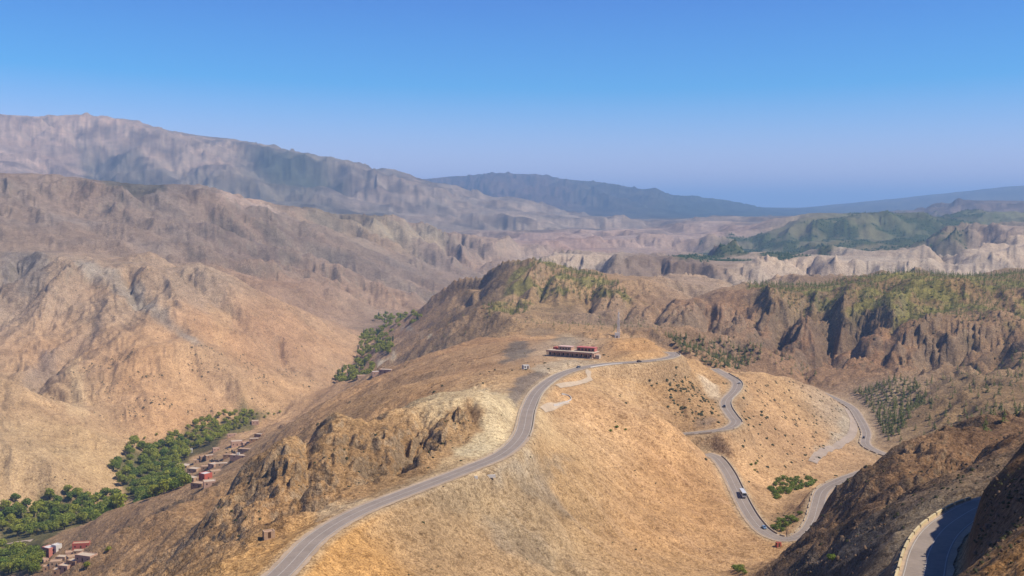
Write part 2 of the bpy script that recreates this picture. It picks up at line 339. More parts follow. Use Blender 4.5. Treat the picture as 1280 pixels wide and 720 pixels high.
dLrow = np.gradient(Lv)
def box(f, k, ax):
    if k < 1: return f
    pad = [(0, 0), (0, 0)]; pad[ax] = (k + 1, k)
    c = np.cumsum(np.pad(f, pad, mode='edge'), axis=ax)
    n = f.shape[ax]; w = 2 * k + 1
    return ((c[w:w + n] - c[:n]) if ax == 0 else (c[:, w:w + n] - c[:, :n])) / w
def smooth_field(f, width, lo, hi):
    """blur by a fixed width in metres over rows lo..hi"""
    out = f.copy(); Y = lo * 0.9
    while Y < hi * 1.1 and Y < 46000:
        Y2 = Y * 1.35
        i0, i1 = np.searchsorted(Lv, math.log(Y)), np.searchsorted(Lv, math.log(min(Y2, 45000.0)))
        if i1 <= i0: Y = Y2; continue
        m = (i0 + i1) // 2; Ym = math.exp(Lv[m])
        kx = int(round(width / (Ym * .00097) / 2)); ky = int(round(width / (Ym * dLrow[m]) / 2))
        e0, e1 = max(0, i0 - 2 * ky - 1), min(NL, i1 + 2 * ky + 1)
        b_ = f[e0:e1]
        for _ in range(2): b_ = box(box(b_, min(kx, 250), 1), min(ky, 120), 0)
        out[i0:i1] = b_[i0 - e0:i1 - e0]
        Y = Y2
    return out
# region strength of relief: anchors (px, py, gully, rough)
RELIEF = [(60, 280, 1.0, 1.0), (200, 280, 1.1, 1.0), (320, 310, 1.1, 1.0), (430, 320, 1.0, 1.0), (540, 320, 1.2, .8), (100, 400, .6, .35), (60, 350, 1.2, .9), (180, 360, .9, .7), (200, 460, .35, .15), (330, 480, .3, .15), (350, 400, .8, .5), (430, 430, .5, .3), (60, 560, .35, .12), (100, 600, .3, .1),
          (500, 560, 1.3, 1.3), (420, 580, 1.3, 1.3), (330, 620, 1.3, 1.2), (250, 650, 1.2, .9), (180, 680, 1.1, .8), (450, 500, .5, .3), (560, 460, .5, .3), (560, 420, .8, .5), (600, 540, .3, .15), (750, 520, .3, .15), (700, 620, .3, .15), (560, 670, .3, .15), (850, 620, .35, .2), (800, 690, .35, .2), (860, 500, .8, .6),
          (980, 500, .35, .2), (960, 580, .4, .3), (1050, 520, .3, .2), (1100, 620, 1.3, 1.4), (1150, 570, 1.3, 1.3), (1040, 690, 1.0, 1.5), (1120, 680, .4, .6), (1260, 680, .5, .9), (1260, 600, .7, 1.3), (700, 370, 1.1, .5), (600, 380, 1.1, .6), (800, 390, 1.2, .6), (1000, 400, 1.1, .9), (1100, 430, 1.1, .9), (1220, 470, 1.1, .8), (1200, 380, 1.1, .5),
          (900, 400, 1.4, .8), (700, 430, .3, .2), (790, 430, .4, .2), (1100, 320, 1.3, .3), (900, 340, 1.3, .3), (1240, 300, 1.1, .5), (1050, 290, .8, .4), (700, 300, 1.3, .5), (100, 180, .85, .6), (300, 220, .95, .7), (500, 260, .95, .7), (700, 240, 1.8, .5), (850, 262, 1.8, .5), (600, 230, 1.8, .5), (1250, 240, .8, .3)]
def blend_field(rows, sig=0.055):
    """gaussian weighted mean of anchor values over the ground"""
    pts, vals = [], []
    for r in rows:
        h = hit(r[0], r[1])
        if h is None: continue
        pts.append((h[0] / h[1], math.log(h[1]))); vals.append(r[2:])
    pts = np.array(pts); vals = np.array(vals, float)
    qa, qL = av[::6], Lv[::6]
    out = np.zeros((len(qL), len(qa), vals.shape[1]))
    for i, L in enumerate(qL):
        d2 = (qa[:, None] - pts[None, :, 0]) ** 2 + ((L - pts[None, :, 1]) * 0.55) ** 2
        w = 1.0 / (d2 + 0.0006) ** 2.2
        w /= w.sum(1, keepdims=True)
        out[i] = w @ vals
    res = np.empty((NL, NA, vals.shape[1]), np.float32)
    for k in range(vals.shape[1]):
        t_ = np.stack([np.interp(av, qa, r) for r in out[:, :, k]])
        res[:, :, k] = np.stack([np.interp(Lv, qL, t_[:, j]) for j in range(NA)], 1)
    return res
rel = blend_field(RELIEF)
GUL, ROU = rel[:, :, 0], rel[:, :, 1]
cliffs = pmask([(366, 562), (440, 544), (500, 536), (545, 524), (585, 512), (598, 528), (575, 556), (540, 582), (500, 602), (450, 618), (400, 636), (350, 668), (300, 690), (240, 700), (290, 620)], 8)
ROU = np.maximum(ROU, cliffs * 1.3); GUL = np.maximum(GUL, cliffs * 1.7)

# keep relief from disturbing the roads
dist_road = np.full((NL, NA), 1e3, np.float32); road_z = np.zeros((NL, NA), np.float32); road_w = np.zeros((NL, NA), np.float32)
def stamp(pts, hw, sh, reach):
    for k in range(len(pts) - 1):
        p, q = pts[k], pts[k + 1]
        m = (p + q) / 2
        i0, i1 = np.searchsorted(Lv, math.log(max(m[1] - reach, 20))), np.searchsorted(Lv, math.log(m[1] + reach))
        j0, j1 = np.searchsorted(av, (m[0] - reach) / m[1] - 0.01), np.searchsorted(av, (m[0] + reach) / m[1] + 0.01)
        x = XX[i0:i1, j0:j1]; y = YY[i0:i1, j0:j1]
        d = q[:2] - p[:2]
        t = np.clip(((x - p[0]) * d[0] + (y - p[1]) * d[1]) / (d @ d), 0, 1)
        dd = np.hypot(x - p[0] - t * d[0], y - p[1] - t * d[1]) - hw - sh
        old = dist_road[i0:i1, j0:j1]
        b = dd < old
        old[b] = dd[b]
        road_z[i0:i1, j0:j1][b] = (p[2] + t * (q[2] - p[2]))[b]
rw_sum = np.zeros((NL, NA), np.float32); rz_sum = np.zeros((NL, NA), np.float32); rw_max = np.zeros((NL, NA), np.float32); keep = None
all_d = np.full((NL, NA), 1e3, np.float32); all_z = np.zeros((NL, NA), np.float32)
for k, rd in ROADS.items():
    dist_road[:] = 1e3
    stamp(rd['pts'], rd['hw'], rd['sh'], 34)
    w_ = 1 - sstep(0.0, 1.0, dist_road / (5.0 if k == 'near' else 9.0))
    rw_sum += w_ ** 2; rz_sum += w_ ** 2 * road_z; rw_max = np.maximum(rw_max, w_)
    b_ = dist_road < all_d; all_d[b_] = dist_road[b_]; all_z[b_] = road_z[b_]
dist_road, road_z = all_d, all_z
TRACKS = {   # earth tracks
 'lay_by': [(682, 508), (700, 503), (712, 497), (713, 490), (703, 487)],
 'loop': [(700, 479), (722, 476), (738, 471), (735, 463)],
 'track': [(1018, 577), (1028, 566), (1045, 558), (1062, 550), (1066, 535), (1058, 515), (1045, 502)],
}
damp = sstep(2, 26, dist_road)
# ravines cut into the slopes: outline in the photograph laid on the ground, depth and half width in metres
def carve(pix, depth, width, ymin=60.0):
    pts = [hit(px, py, ymin) for px, py in pix]
    p = catmull(pts, width * .4); n = len(p)
    dmin = np.full((NL, NA), 1e9, np.float32); i_lo, i_hi, j_lo, j_hi = NL, 0, NA, 0
    tp = np.zeros((NL, NA), np.float32)
    for k in range(n):
        m = p[k]; rch = width * 4
        i0, i1 = np.searchsorted(Lv, math.log(max(m[1] - rch, 20))), np.searchsorted(Lv, math.log(m[1] + rch))
        j0, j1 = np.searchsorted(av, (m[0] - rch) / m[1] - 0.01), np.searchsorted(av, (m[0] + rch) / m[1] + 0.01)
        dd = np.hypot(XX[i0:i1, j0:j1] - m[0], YY[i0:i1, j0:j1] - m[1]); o = dmin[i0:i1, j0:j1]; b = dd < o; o[b] = dd[b]
        tp[i0:i1, j0:j1][b] = min(1.0, 4.0 * k / n + .15)
        i_lo, i_hi, j_lo, j_hi = min(i_lo, i0), max(i_hi, i1), min(j_lo, j0), max(j_hi, j1)
    q = (slice(i_lo, i_hi), slice(j_lo, j_hi))
    wob = 1 + .5 * fbm(XX[q], YY[q], width * 2.2, 3, off=width)
    ZZ[q] -= depth * tp[q] * np.exp(-(dmin[q] / width * wob) ** 1.25) * damp[q]
for pix, d_, w_ in [([(889, 387), (884, 402), (878, 418)], 26, 16), ([(921, 390), (912, 403), (902, 416)], 30, 18), ([(1004, 386), (990, 402), (966, 424), (956, 440)], 38, 24), ([(1052, 392), (1042, 410), (1026, 432), (1016, 448)], 40, 26), ([(1090, 402), (1072, 418), (1062, 440)], 34, 24),
                    ([(1172, 420), (1152, 436), (1140, 456)], 34, 22), ([(1222, 414), (1200, 430), (1190, 452)], 36, 22), ([(1262, 410), (1248, 436), (1240, 462)], 30, 22), ([(960, 396), (946, 408), (934, 424)], 22, 15), ([(1120, 400), (1112, 424), (1104, 446)], 24, 18),
                    ([(836, 384), (822, 396), (812, 408)], 22, 16), ([(790, 372), (782, 386), (776, 398)], 20, 15), ([(690, 350), (680, 366), (672, 382)], 20, 16), ([(640, 345), (620, 362), (600, 380), (580, 392)], 18, 18), ([(740, 358), (738, 374), (736, 388)], 16, 14), ([(655, 372), (646, 388), (636, 400)], 14, 12),
                    ([(130, 392), (100, 428), (66, 462), (34, 486)], 20, 18), ([(160, 340), (163, 362), (168, 386)], 24, 16), ([(78, 372), (62, 400), (50, 420)], 14, 14), ([(346, 430), (350, 446), (352, 460)], 14, 12), ([(255, 380), (290, 400), (300, 420)], 12, 14),
                    ([(530, 515), (516, 540), (502, 568), (488, 600)], 7, 6), ([(537, 530), (532, 552), (524, 572)], 6, 5), ([(388, 548), (384, 580), (376, 615), (366, 640)], 9, 7), ([(440, 535), (434, 570), (424, 610)], 5, 6), ([(340, 590), (318, 620), (296, 650)], 8, 8), ([(290, 610), (262, 640), (232, 670), (190, 706)], 9, 10), ([(470, 530), (462, 570), (455, 610)], 4, 5), ([(580, 500), (590, 515), (592, 530)], 4, 5),
                    ([(1181, 556), (1140, 578), (1090, 600), (1052, 622)], 9, 8), ([(1200, 572), (1150, 600), (1100, 622), (1062, 646)], 10, 9), ([(1170, 600), (1130, 622), (1080, 655)], 7, 7), ([(1250, 560), (1215, 580), (1180, 606)], 10, 9), ([(1070, 660), (1020, 700)], 5, 5),
                    ([(780, 476), (800, 500), (818, 520)], 6, 12), ([(655, 590), (690, 632), (722, 690)], 3, 6), ([(720, 560), (770, 600), (820, 640), (880, 680)], 4, 10), ([(960, 490), (1000, 520), (1030, 545)], 5, 14), ([(910, 520), (950, 545), (1000, 570)], 5, 14),
                    ([(1150, 300), (1165, 312), (1180, 330)], 30, 40), ([(1228, 285), (1222, 300), (1226, 318)], 60, 50), ([(1010, 290), (1005, 304)], 22, 80), ([(1100, 275), (1096, 292)], 26, 100), ([(950, 300), (945, 312)], 20, 70),
                    ([(100, 165), (120, 190), (140, 225)], 80, 260), ([(200, 175), (215, 200), (240, 232)], 70, 230), ([(290, 185), (320, 210), (350, 240)], 80, 240), ([(40, 160), (45, 190), (60, 212)], 60, 220), ([(390, 205), (420, 230), (450, 255)], 60, 200)]:
    carve(pix, d_, w_)

# broad hills of the lowland between the near ranges and the far ones
low = sstep(math.log(2300), math.log(3000), LLg) * (1 - sstep(math.log(8000), math.log(11000), LLg)) * sstep(-.02, .03, AA + .06 * (LLg - 8.3) + .03) 
def ridge(wl, off):
    p = perlin(XX / wl + off + .3 * perlin(XX / wl / .6, YY / wl / .6), YY / wl - off)
    return 1 - 2.2 * np.sqrt(p * p + .012)
hill = sstep(math.log(1350), math.log(1500), LLg) * (1 - sstep(math.log(2050), math.log(2300), LLg)) * sstep(.08, .14, AA)
ZZ += hill * (ridge(330, 91.0) + .25) * 9
ZZ += low * (ridge(1500, 51.0) * 46 + ridge(640, 61.0) * 27 + ridge(300, 71.0) * 12 - 32) * (1 - sstep(-20, 60, ZZ) * .6)
spacing = YY * 0.00115
for wl, lo, hi, k in ((1100, 3500, 60000, .075), (560, 1500, 60000, .085), (270, 900, 20000, .085), (130, 350, 12000, .085), (64, 150, 6500, .075), (31, 100, 3600, .06), (15, 100, 1900, .05), (7.5, 100, 1000, .045), (3.6, 100, 500, .035)):
    gx, gy = grads(ZZ)
    gx = smooth_field(gx, wl * .38, lo, hi); gy = smooth_field(gy, wl * .38, lo, hi)
    i0, i1 = np.searchsorted(Lv, math.log(lo)), np.searchsorted(Lv, math.log(hi))
    s = slice(max(0, i0 - 1), i1)
    g = np.hypot(gx[s], gy[s])
    w = sstep(0.03, 0.35, g) * (GUL[s] if wl >= 64 else np.maximum(GUL[s], .6)) * sstep(math.log(lo), math.log(lo * 1.4), LLg[s]) * (1 - sstep(math.log(hi * .75), math.log(hi), LLg[s]))
    wx = fbm(XX[s], YY[s], wl * 1.7, 2, off=3.3) * wl * .22
    wy = fbm(XX[s], YY[s], wl * 1.7, 2, off=7.7) * wl * .22
    th = .9 * fbm(XX[s], YY[s], wl * 3.1, 2, off=13.3)
    g1_, g2_ = gx[s] * np.cos(th) - gy[s] * np.sin(th), gx[s] * np.sin(th) + gy[s] * np.cos(th)
    n = gully(XX[s] + wx, YY[s] + wy, g1_, g2_, wl)
    n = 1 - 2 * np.abs(n * 0.8) if wl in (560, 270, 64, 31, 15) else n        # sharper crests at some scales
    dm = damp[s] if wl < 200 else (0.25 + 0.75 * damp[s])
    kk = np.minimum(k, np.interp(YY[s], [150, 1000, 1400, 2400, 3500, 5200, 9000], [9., 9., 18., 18., 15., 11., 9.]) * YY[s] / (FPX * wl))
    ZZ[s] += n * w * wl * kk * dm
# rough rock relief
i1 = np.searchsorted(Lv, math.log(5000))
s = slice(0, i1)
fade = lambda wl: 1 - sstep(0.25, 0.5, spacing[s] / wl)
rn = 0
for wl, k in ((46, .03), (22, .034), (11, .036), (5.2, .04), (2.6, .04)):
    b = perlin(XX[s] / wl + wl, YY[s] / wl)
    rn = rn + (1 - 2 * np.abs(b)) * wl * k * fade(wl)
ZZ[s] += (rn - .8) * ROU[s] * damp[s]
for wl, k in ((9, .02), (3.5, .02)):
    ZZ[s] += perlin(XX[s] / wl, YY[s] / wl) * wl * k * fade(wl) * damp[s]
# strata ledges on the rocky hill
led = cliffs[s] * 1.0
zz = ZZ[s] + 0.35 * XX[s] + fbm(XX[s], YY[s], 30, 3) * 4
per = 9.0
ph = zz / per; fr = ph - np.floor(ph)
ZZ[s] += (sstep(.55, .95, fr) - fr) * per * .16 * led * damp[s]

# long rills running down the bare slopes
slopeA = pmask([(640, 612), (690, 576), (720, 520), (765, 478), (830, 500), (870, 560), (900, 600), (950, 690), (900, 719), (560, 719), (600, 640)], 12)
slopeB = pmask([(0, 380), (100, 350), (240, 372), (330, 420), (400, 470), (300, 510), (200, 545), (100, 600), (0, 620)], 12)
def rills(dx, dy, lng, wid, off):
    n_ = math.hypot(dx, dy); dx, dy = dx / n_, dy / n_
    wx = fbm(XX, YY, wid * 5, 2, off=off) * wid * 1.2
    u = XX * dx + YY * dy; v = XX * dy - YY * dx + wx
    return fbm(u * (wid / lng), v, wid, 4, .6, off=off + 3)
rillA = rills(.8, -.45, 130, 9, 131.0) * slopeA; rillB = rills(.55, -.8, 260, 22, 141.0) * slopeB
ZZ += (rillA * 1.1 + rillB * 3.0) * damp
# roads cut and banked into the ground
wroad = rw_max
ZZ = ZZ * (1 - wroad) + (rz_sum / np.maximum(rw_sum, 1e-6) - 0.18) * wroad
flat = dist_road < 0.3
ZZ[flat] = road_z[flat] - 0.18
# building platform
CAFE = np.array(pt(715, 447, -120.6))
pd = np.hypot((XX - CAFE[0] + 0) / 34, (YY - CAFE[1] - 6) / 20)
wp = 1 - sstep(0.9, 1.5, pd)
wp = wp * (dist_road > 0)
ZZ = ZZ * (1 - wp) + (-121.2) * wp
#TERRAIN_DONE

# ------------------------------------------------------------------ ground colours (as seen in full sun, sRGB) -> albedo
def lin(c): 
    c = np.asarray(c, float) / 255.0
    return np.where(c <= 0.04045, c / 12.92, ((c + 0.055) / 1.055) ** 2.4)
COL = [(60, 500, 205, 165, 122), (100, 430, 200, 160, 122), (200, 450, 208, 162, 116), (300, 440, 205, 158, 114), (350, 500, 212, 164, 116), (60, 600, 204, 164, 118), (100, 570, 212, 172, 122), (10, 350, 182, 156, 136), (80, 340, 192, 162, 136), (150, 370, 195, 160, 128), (250, 350, 190, 158, 130), (350, 360, 172, 138, 112), (450, 380, 180, 145, 118), (420, 440, 204, 160, 120), (330, 410, 195, 152, 115),
       (60, 260, 164, 140, 124), (200, 270, 156, 134, 120), (300, 300, 152, 128, 114), (400, 320, 152, 130, 116), (500, 330, 160, 136, 120), (560, 320, 160, 135, 120), (620, 325, 186, 158, 138), (700, 325, 196, 170, 150), (470, 290, 175, 150, 125),
       (500, 560, 192, 146, 96), (400, 580, 205, 158, 104), (330, 610, 195, 152, 105), (450, 500, 202, 154, 104), (560, 460, 202, 154, 108), (620, 430, 198, 152, 108), (250, 650, 182, 142, 100), (200, 690, 180, 140, 100), (150, 660, 182, 144, 106), (600, 500, 228, 196, 150), (610, 545, 226, 196, 152), (560, 585, 212, 174, 126),
       (750, 520, 214, 170, 122), (700, 600, 208, 164, 112), (560, 650, 186, 152, 112), (600, 700, 190, 152, 110), (640, 620, 192, 158, 118), (850, 620, 212, 162, 108), (800, 690, 206, 158, 106), (420, 708, 218, 166, 98), (770, 480, 208, 168, 122), (860, 490, 184, 144, 100), (840, 460, 205, 162, 112), (980, 500, 212, 166, 116), (1000, 555, 204, 160, 116), (1050, 515, 192, 164, 136), (950, 590, 208, 164, 118), (970, 640, 195, 155, 112), (900, 690, 205, 158, 108),
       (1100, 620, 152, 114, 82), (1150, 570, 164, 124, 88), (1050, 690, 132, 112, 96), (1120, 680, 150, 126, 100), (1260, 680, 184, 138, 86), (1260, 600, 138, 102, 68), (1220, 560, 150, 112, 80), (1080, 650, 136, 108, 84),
       (1000, 420, 162, 124, 94), (1100, 430, 168, 126, 92), (900, 400, 172, 134, 104), (1200, 450, 165, 128, 94), (1200, 510, 160, 130, 94), (1150, 370, 158, 130, 86), (1000, 375, 160, 130, 92), (700, 370, 182, 146, 102), (600, 400, 176, 140, 104), (620, 360, 165, 134, 102), (760, 390, 172, 138, 108), (530, 430, 186, 150, 114), (680, 410, 190, 152, 110), (790, 430, 208, 160, 106), (720, 440, 196, 164, 134),
       (830, 340, 150, 125, 108), (900, 350, 185, 155, 130), (1000, 340, 205, 178, 155), (1100, 330, 205, 180, 158), (1260, 330, 208, 182, 160), (1240, 290, 180, 155, 138), (1050, 290, 128, 122, 84), (950, 310, 125, 122, 90), (1150, 280, 112, 115, 80), (1180, 300, 140, 125, 100),
       (700, 300, 185, 150, 135), (820, 300, 190, 160, 145), (900, 290, 185, 155, 140), (100, 170, 192, 160, 136), (50, 200, 182, 152, 134), (250, 200, 180, 152, 130), (350, 220, 132, 120, 102), (450, 250, 162, 140, 124), (600, 270, 160, 140, 124), (650, 235, 108, 84, 72), (780, 245, 88, 80, 68), (880, 260, 66, 76, 66), (1250, 235, 100, 90, 70), (1230, 256, 125, 105, 90)]
K_ALB = 1.5
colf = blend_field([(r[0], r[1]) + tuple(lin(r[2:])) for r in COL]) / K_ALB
def tint(mask, rgb, k=1.0):
    global colf
    c = (lin(rgb) / K_ALB).astype(np.float32)
    m = np.clip(mask * k, 0, 1)[:, :, None]
    colf = colf * (1 - m) + c * m
GREY = [  # grey scree, pale rock and the like: (outline, colour, strength)
 ([(628, 498), (650, 470), (672, 462), (690, 462), (672, 485), (655, 500), (640, 510)], (128, 116, 112), .85),
 ([(630, 440), (645, 425), (662, 428), (668, 440), (645, 450), (630, 455)], (128, 116, 108), .8),
 ([(655, 415), (668, 408), (690, 412), (685, 421), (662, 422)], (140, 122, 104), .6),
 ([(690, 425), (700, 414), (728, 420), (722, 432), (700, 436)], (168, 152, 132), .6),
 ([(585, 486), (604, 486), (640, 500), (652, 520), (640, 555), (600, 572), (560, 572), (580, 548), (603, 530), (604, 510)], (232, 204, 160), .75),
 ([(366, 560), (440, 540), (500, 530), (560, 515), (592, 500), (603, 512), (606, 524), (600, 538), (575, 560), (545, 584), (500, 606), (450, 622), (400, 638), (350, 672), (320, 650), (340, 600)], (184, 140, 92), .85),
 ([(640, 600), (690, 575), (720, 565), (690, 610), (720, 650), (700, 650), (650, 610)], (160, 142, 122), .5),
 ([(560, 600), (610, 600), (600, 640), (560, 640), (510, 625)], (172, 146, 116), .5),
 ([(600, 640), (650, 660), (700, 700), (690, 715), (630, 690)], (158, 138, 116), .5),
 ([(862, 535), (870, 522), (900, 524), (905, 530), (880, 538)], (140, 122, 112), .6),
 ([(870, 473), (880, 470), (902, 492), (902, 500), (890, 492)], (226, 200, 170), .8),
 ([(1045, 505), (1060, 512), (1068, 545), (1040, 560), (1020, 575), (1015, 572), (1040, 545), (1050, 530)], (190, 172, 152), .7),
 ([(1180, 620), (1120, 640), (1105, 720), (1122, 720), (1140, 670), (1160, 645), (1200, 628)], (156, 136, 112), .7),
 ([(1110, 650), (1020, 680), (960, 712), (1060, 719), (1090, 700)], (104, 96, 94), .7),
 ([(600, 596), (625, 584), (650, 572), (664, 562), (674, 566), (668, 578), (640, 592), (615, 600)], (205, 180, 152), .9),
 ([(395, 640), (430, 624), (460, 622), (470, 630), (430, 640), (400, 652)], (222, 190, 150), .8),
 ([(655, 462), (690, 452), (700, 450), (750, 452), (730, 458), (700, 464), (672, 466)], (208, 186, 160), .8),
 ([(95, 325), (150, 345), (160, 360), (200, 385), (235, 415), (258, 437), (240, 430), (190, 395), (140, 362), (100, 345)], (172, 162, 152), .6),
 ([(0, 315), (60, 318), (60, 350), (30, 370), (0, 360)], (135, 125, 122), .6),
 ([(85, 445), (98, 445), (108, 500), (104, 520), (88, 518)], (224, 186, 140), .7),
 ([(50, 440), (70, 440), (75, 470), (55, 480), (40, 475)], (160, 140, 130), .6),
 ([(260, 385), (290, 380), (290, 420), (270, 430)], (222, 178, 130), .5),
 ([(130, 390), (142, 400), (60, 480), (20, 490), (30, 460)], (158, 136, 122), .5),
 ([(640, 322), (700, 315), (780, 322), (760, 333), (690, 330)], (210, 186, 166), .6),
 ([(275, 250), (290, 238), (330, 255), (370, 266), (300, 262)], (215, 180, 160), .6),
 ([(440, 275), (520, 286), (580, 296), (560, 305), (500, 300), (450, 288)], (196, 176, 146), .6),
 ([(100, 190), (160, 185), (180, 195), (185, 215), (210, 240), (130, 235), (100, 210)], (90, 90, 78), .7),
 ([(310, 195), (350, 190), (410, 220), (440, 245), (380, 235), (330, 225)], (78, 84, 68), .85),
 ([(180, 205), (260, 208), (330, 230), (420, 250), (500, 265), (480, 285), (380, 268), (300, 240), (200, 235)], (110, 104, 92), .6),
]
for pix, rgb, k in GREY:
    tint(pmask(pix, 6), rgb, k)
tint(pmask([(470, 452), (486, 448.5), (490.5, 445), (490, 437), (493.5, 437), (495, 446), (488, 452), (471, 455)], 1, .2), (222, 200, 172), .9)
tint(pmask([(500, 409.5), (508, 409), (516, 411.5), (527, 415.5), (540, 418.5), (540, 421.5), (527, 418.5), (516, 414.5), (508, 412), (500, 412.5)], 1, .2), (200, 182, 160), .9)
# speckle of scrub on the wooded ground (soil between the trees is darker, leaf littered)
GREEN = [([(650, 0, 1960), (720, 0, 1950), (760, 0, 1880), (770, 358), (800, 365), (790, 382), (740, 378), (700, 372), (650, 372), (625, 360)], 1.0),
         ([(595, 385), (630, 372), (665, 378), (660, 392), (610, 396)], .8),
         ([(925, 0, 1800), (1000, 0, 1850), (1100, 0, 1850), (1280, 0, 1880), (1440, 0, 1880), (1440, 0, 1500), (1280, 400), (1220, 410), (1190, 395), (1140, 402), (1080, 392), (1000, 372), (940, 374)], 1.0),
         ([(1200, 410), (1270, 380), (1280, 410), (1220, 420)], .7)]
gm = 0
for pix, k in GREEN: gm = np.maximum(gm, pmask(pix, 4, 2.0) * k)
patch = sstep(-.15, .25, fbm(XX, YY, 60, 4, off=1.7))
tint(gm * patch, (142, 138, 66), .75)
kmask = pmask([(840, 322), (885, 303), (915, 294), (969, 295), (1010, 280), (1060, 270), (1119, 264), (1170, 268), (1240, 273), (1200, 292), (1185, 300), (1110, 312), (1000, 322), (940, 325), (860, 328)], 4, 2.0)
tint(kmask * sstep(-.2, .15, fbm(XX, YY, 160, 4, off=4.7)), (80, 94, 52), .9)
# orchard floor along the valley
vfl = np.zeros((NL, NA), np.float32)
vfl = np.maximum(vfl, pmask([(0, 640), (60, 632), (150, 622), (140, 640), (90, 660), (60, 675), (45, 720), (0, 720)], 4))
vfl = np.maximum(vfl, pmask([(138, 578), (170, 560), (205, 552), (260, 530), (300, 516), (350, 516), (300, 540), (270, 560), (235, 575), (230, 605), (160, 625), (150, 600)], 4))
tint(vfl, (84, 92, 46), .8)
# medium scale soil variation
v1 = fbm(XX, YY, 140, 4, off=11.0)[:, :, None]; v2 = fbm(XX, YY, 35, 4, off=21.0)[:, :, None]; v3 = fbm(XX, YY, 900, 3, off=31.0)[:, :, None]
far_m = sstep(math.log(4500), math.log(6000), LLg)[:, :, None]
fm = sstep(.0, .35, fbm(XX, YY, 420, 5, .62, off=111.0))[:, :, None]; fm2 = sstep(.05, .4, fbm(XX, YY, 260, 5, .62, off=121.0))[:, :, None]
colf = colf * (1 - far_m * .38 * fm + far_m * .30 * fm2)
colf = colf * (1 + .08 * v1 + .09 * v2 + .07 * v3)
warm = fbm(XX, YY, 220, 4, off=41.0)[:, :, None]
colf = colf * np.array([1, 1 - 0.0, 1], np.float32) + colf * warm * np.array([.05, -.01, -.08], np.float32)
colf = colf * (1 + .13 * rillA + .07 * rillB)[:, :, None] - (np.clip(rillA, 0, 1) * .03)[:, :, None] * np.array([1.2, .5, -.2], np.float32)
# tilted beds of rock show as bands where the ground is rough
band = np.sin((ZZ * 1.3 + 0.5 * XX + 0.12 * YY) / (4 + YY * .004) + 3 * fbm(XX, YY, 70, 3, off=5.0))
colf = colf * (1 + (.10 * band * np.clip(ROU, 0, 1.2))[:, :, None])
# steep ground is bare, greyer rock
gx, gy = grads(ZZ)
steep = sstep(.75, 1.3, np.hypot(gx, gy))[:, :, None] * np.clip(ROU, 0, 1)[:, :, None]
rockc = colf.mean(2, keepdims=True) * np.array([1.02, .86, .68], np.float32)
colf = colf * (1 - .45 * steep) + rockc * .45 * steep
# graded verge beside the tarmac
vg = (1 - sstep(0.5, 4.0, dist_road)) * (YY < 1300)
tint(vg, (205, 176, 140), .6)
grey_ = colf.mean(2, keepdims=True)
colf = np.clip((colf * .86 + grey_ * .14) * np.array([1, .99, .87], np.float32), 0.01, 0.8)

# ------------------------------------------------------------------ material helpers
def new_mat(name):
    m = bpy.data.materials.new(name); m.use_nodes = True
    nt = m.node_tree; b = nt.nodes['Principled BSDF']
    b.inputs['Roughness'].default_value = 0.9
    b.inputs['Specular IOR Level'].default_value = 0.15
    return m, nt, b
def ramp(nt, fac, stops):
    r = nt.nodes.new('ShaderNodeValToRGB'); nt.links.new(fac, r.inputs[0])
    e = r.color_ramp.elements
    e[0].position, e[0].color = stops[0][0], (*stops[0][1], 1); e[1].position, e[1].color = stops[-1][0], (*stops[-1][1], 1)
    for p, c in stops[1:-1]:
        n = e.new(p); n.color = (*c, 1)
    return r.outputs[0]
def noise(nt, scale, detail=4, rough=.55, vec=None, dist=0):
    n = nt.nodes.new('ShaderNodeTexNoise'); n.inputs['Scale'].default_value = scale; n.inputs['Detail'].default_value = detail
    n.inputs['Roughness'].default_value = rough; n.inputs['Distortion'].default_value = dist
    if vec is not None: nt.links.new(vec, n.inputs['Vector'])
    return n.outputs[0]
def mix(nt, fac, a, b, mode='MIX'):
    n = nt.nodes.new('ShaderNodeMix'); n.data_type = 'RGBA'; n.blend_type = mode
    for s, v in ((n.inputs[0], fac), (n.inputs[6], a), (n.inputs[7], b)):
        if isinstance(v, (int, float)): s.default_value = v
        elif isinstance(v, tuple): s.default_value = (*v, 1)
        else: nt.links.new(v, s)
    return n.outputs[2]
def math_node(nt, op, a, b=None):
    n = nt.nodes.new('ShaderNodeMath'); n.operation = op
    for s, v in ((n.inputs[0], a), (n.inputs[1], b)):
        if v is None: continue
        if isinstance(v, (int, float)): s.default_value = v
        else: nt.links.new(v, s)
    return n.outputs[0]
def geo_pos(nt):
    return nt.nodes.new('ShaderNodeNewGeometry').outputs['Position']

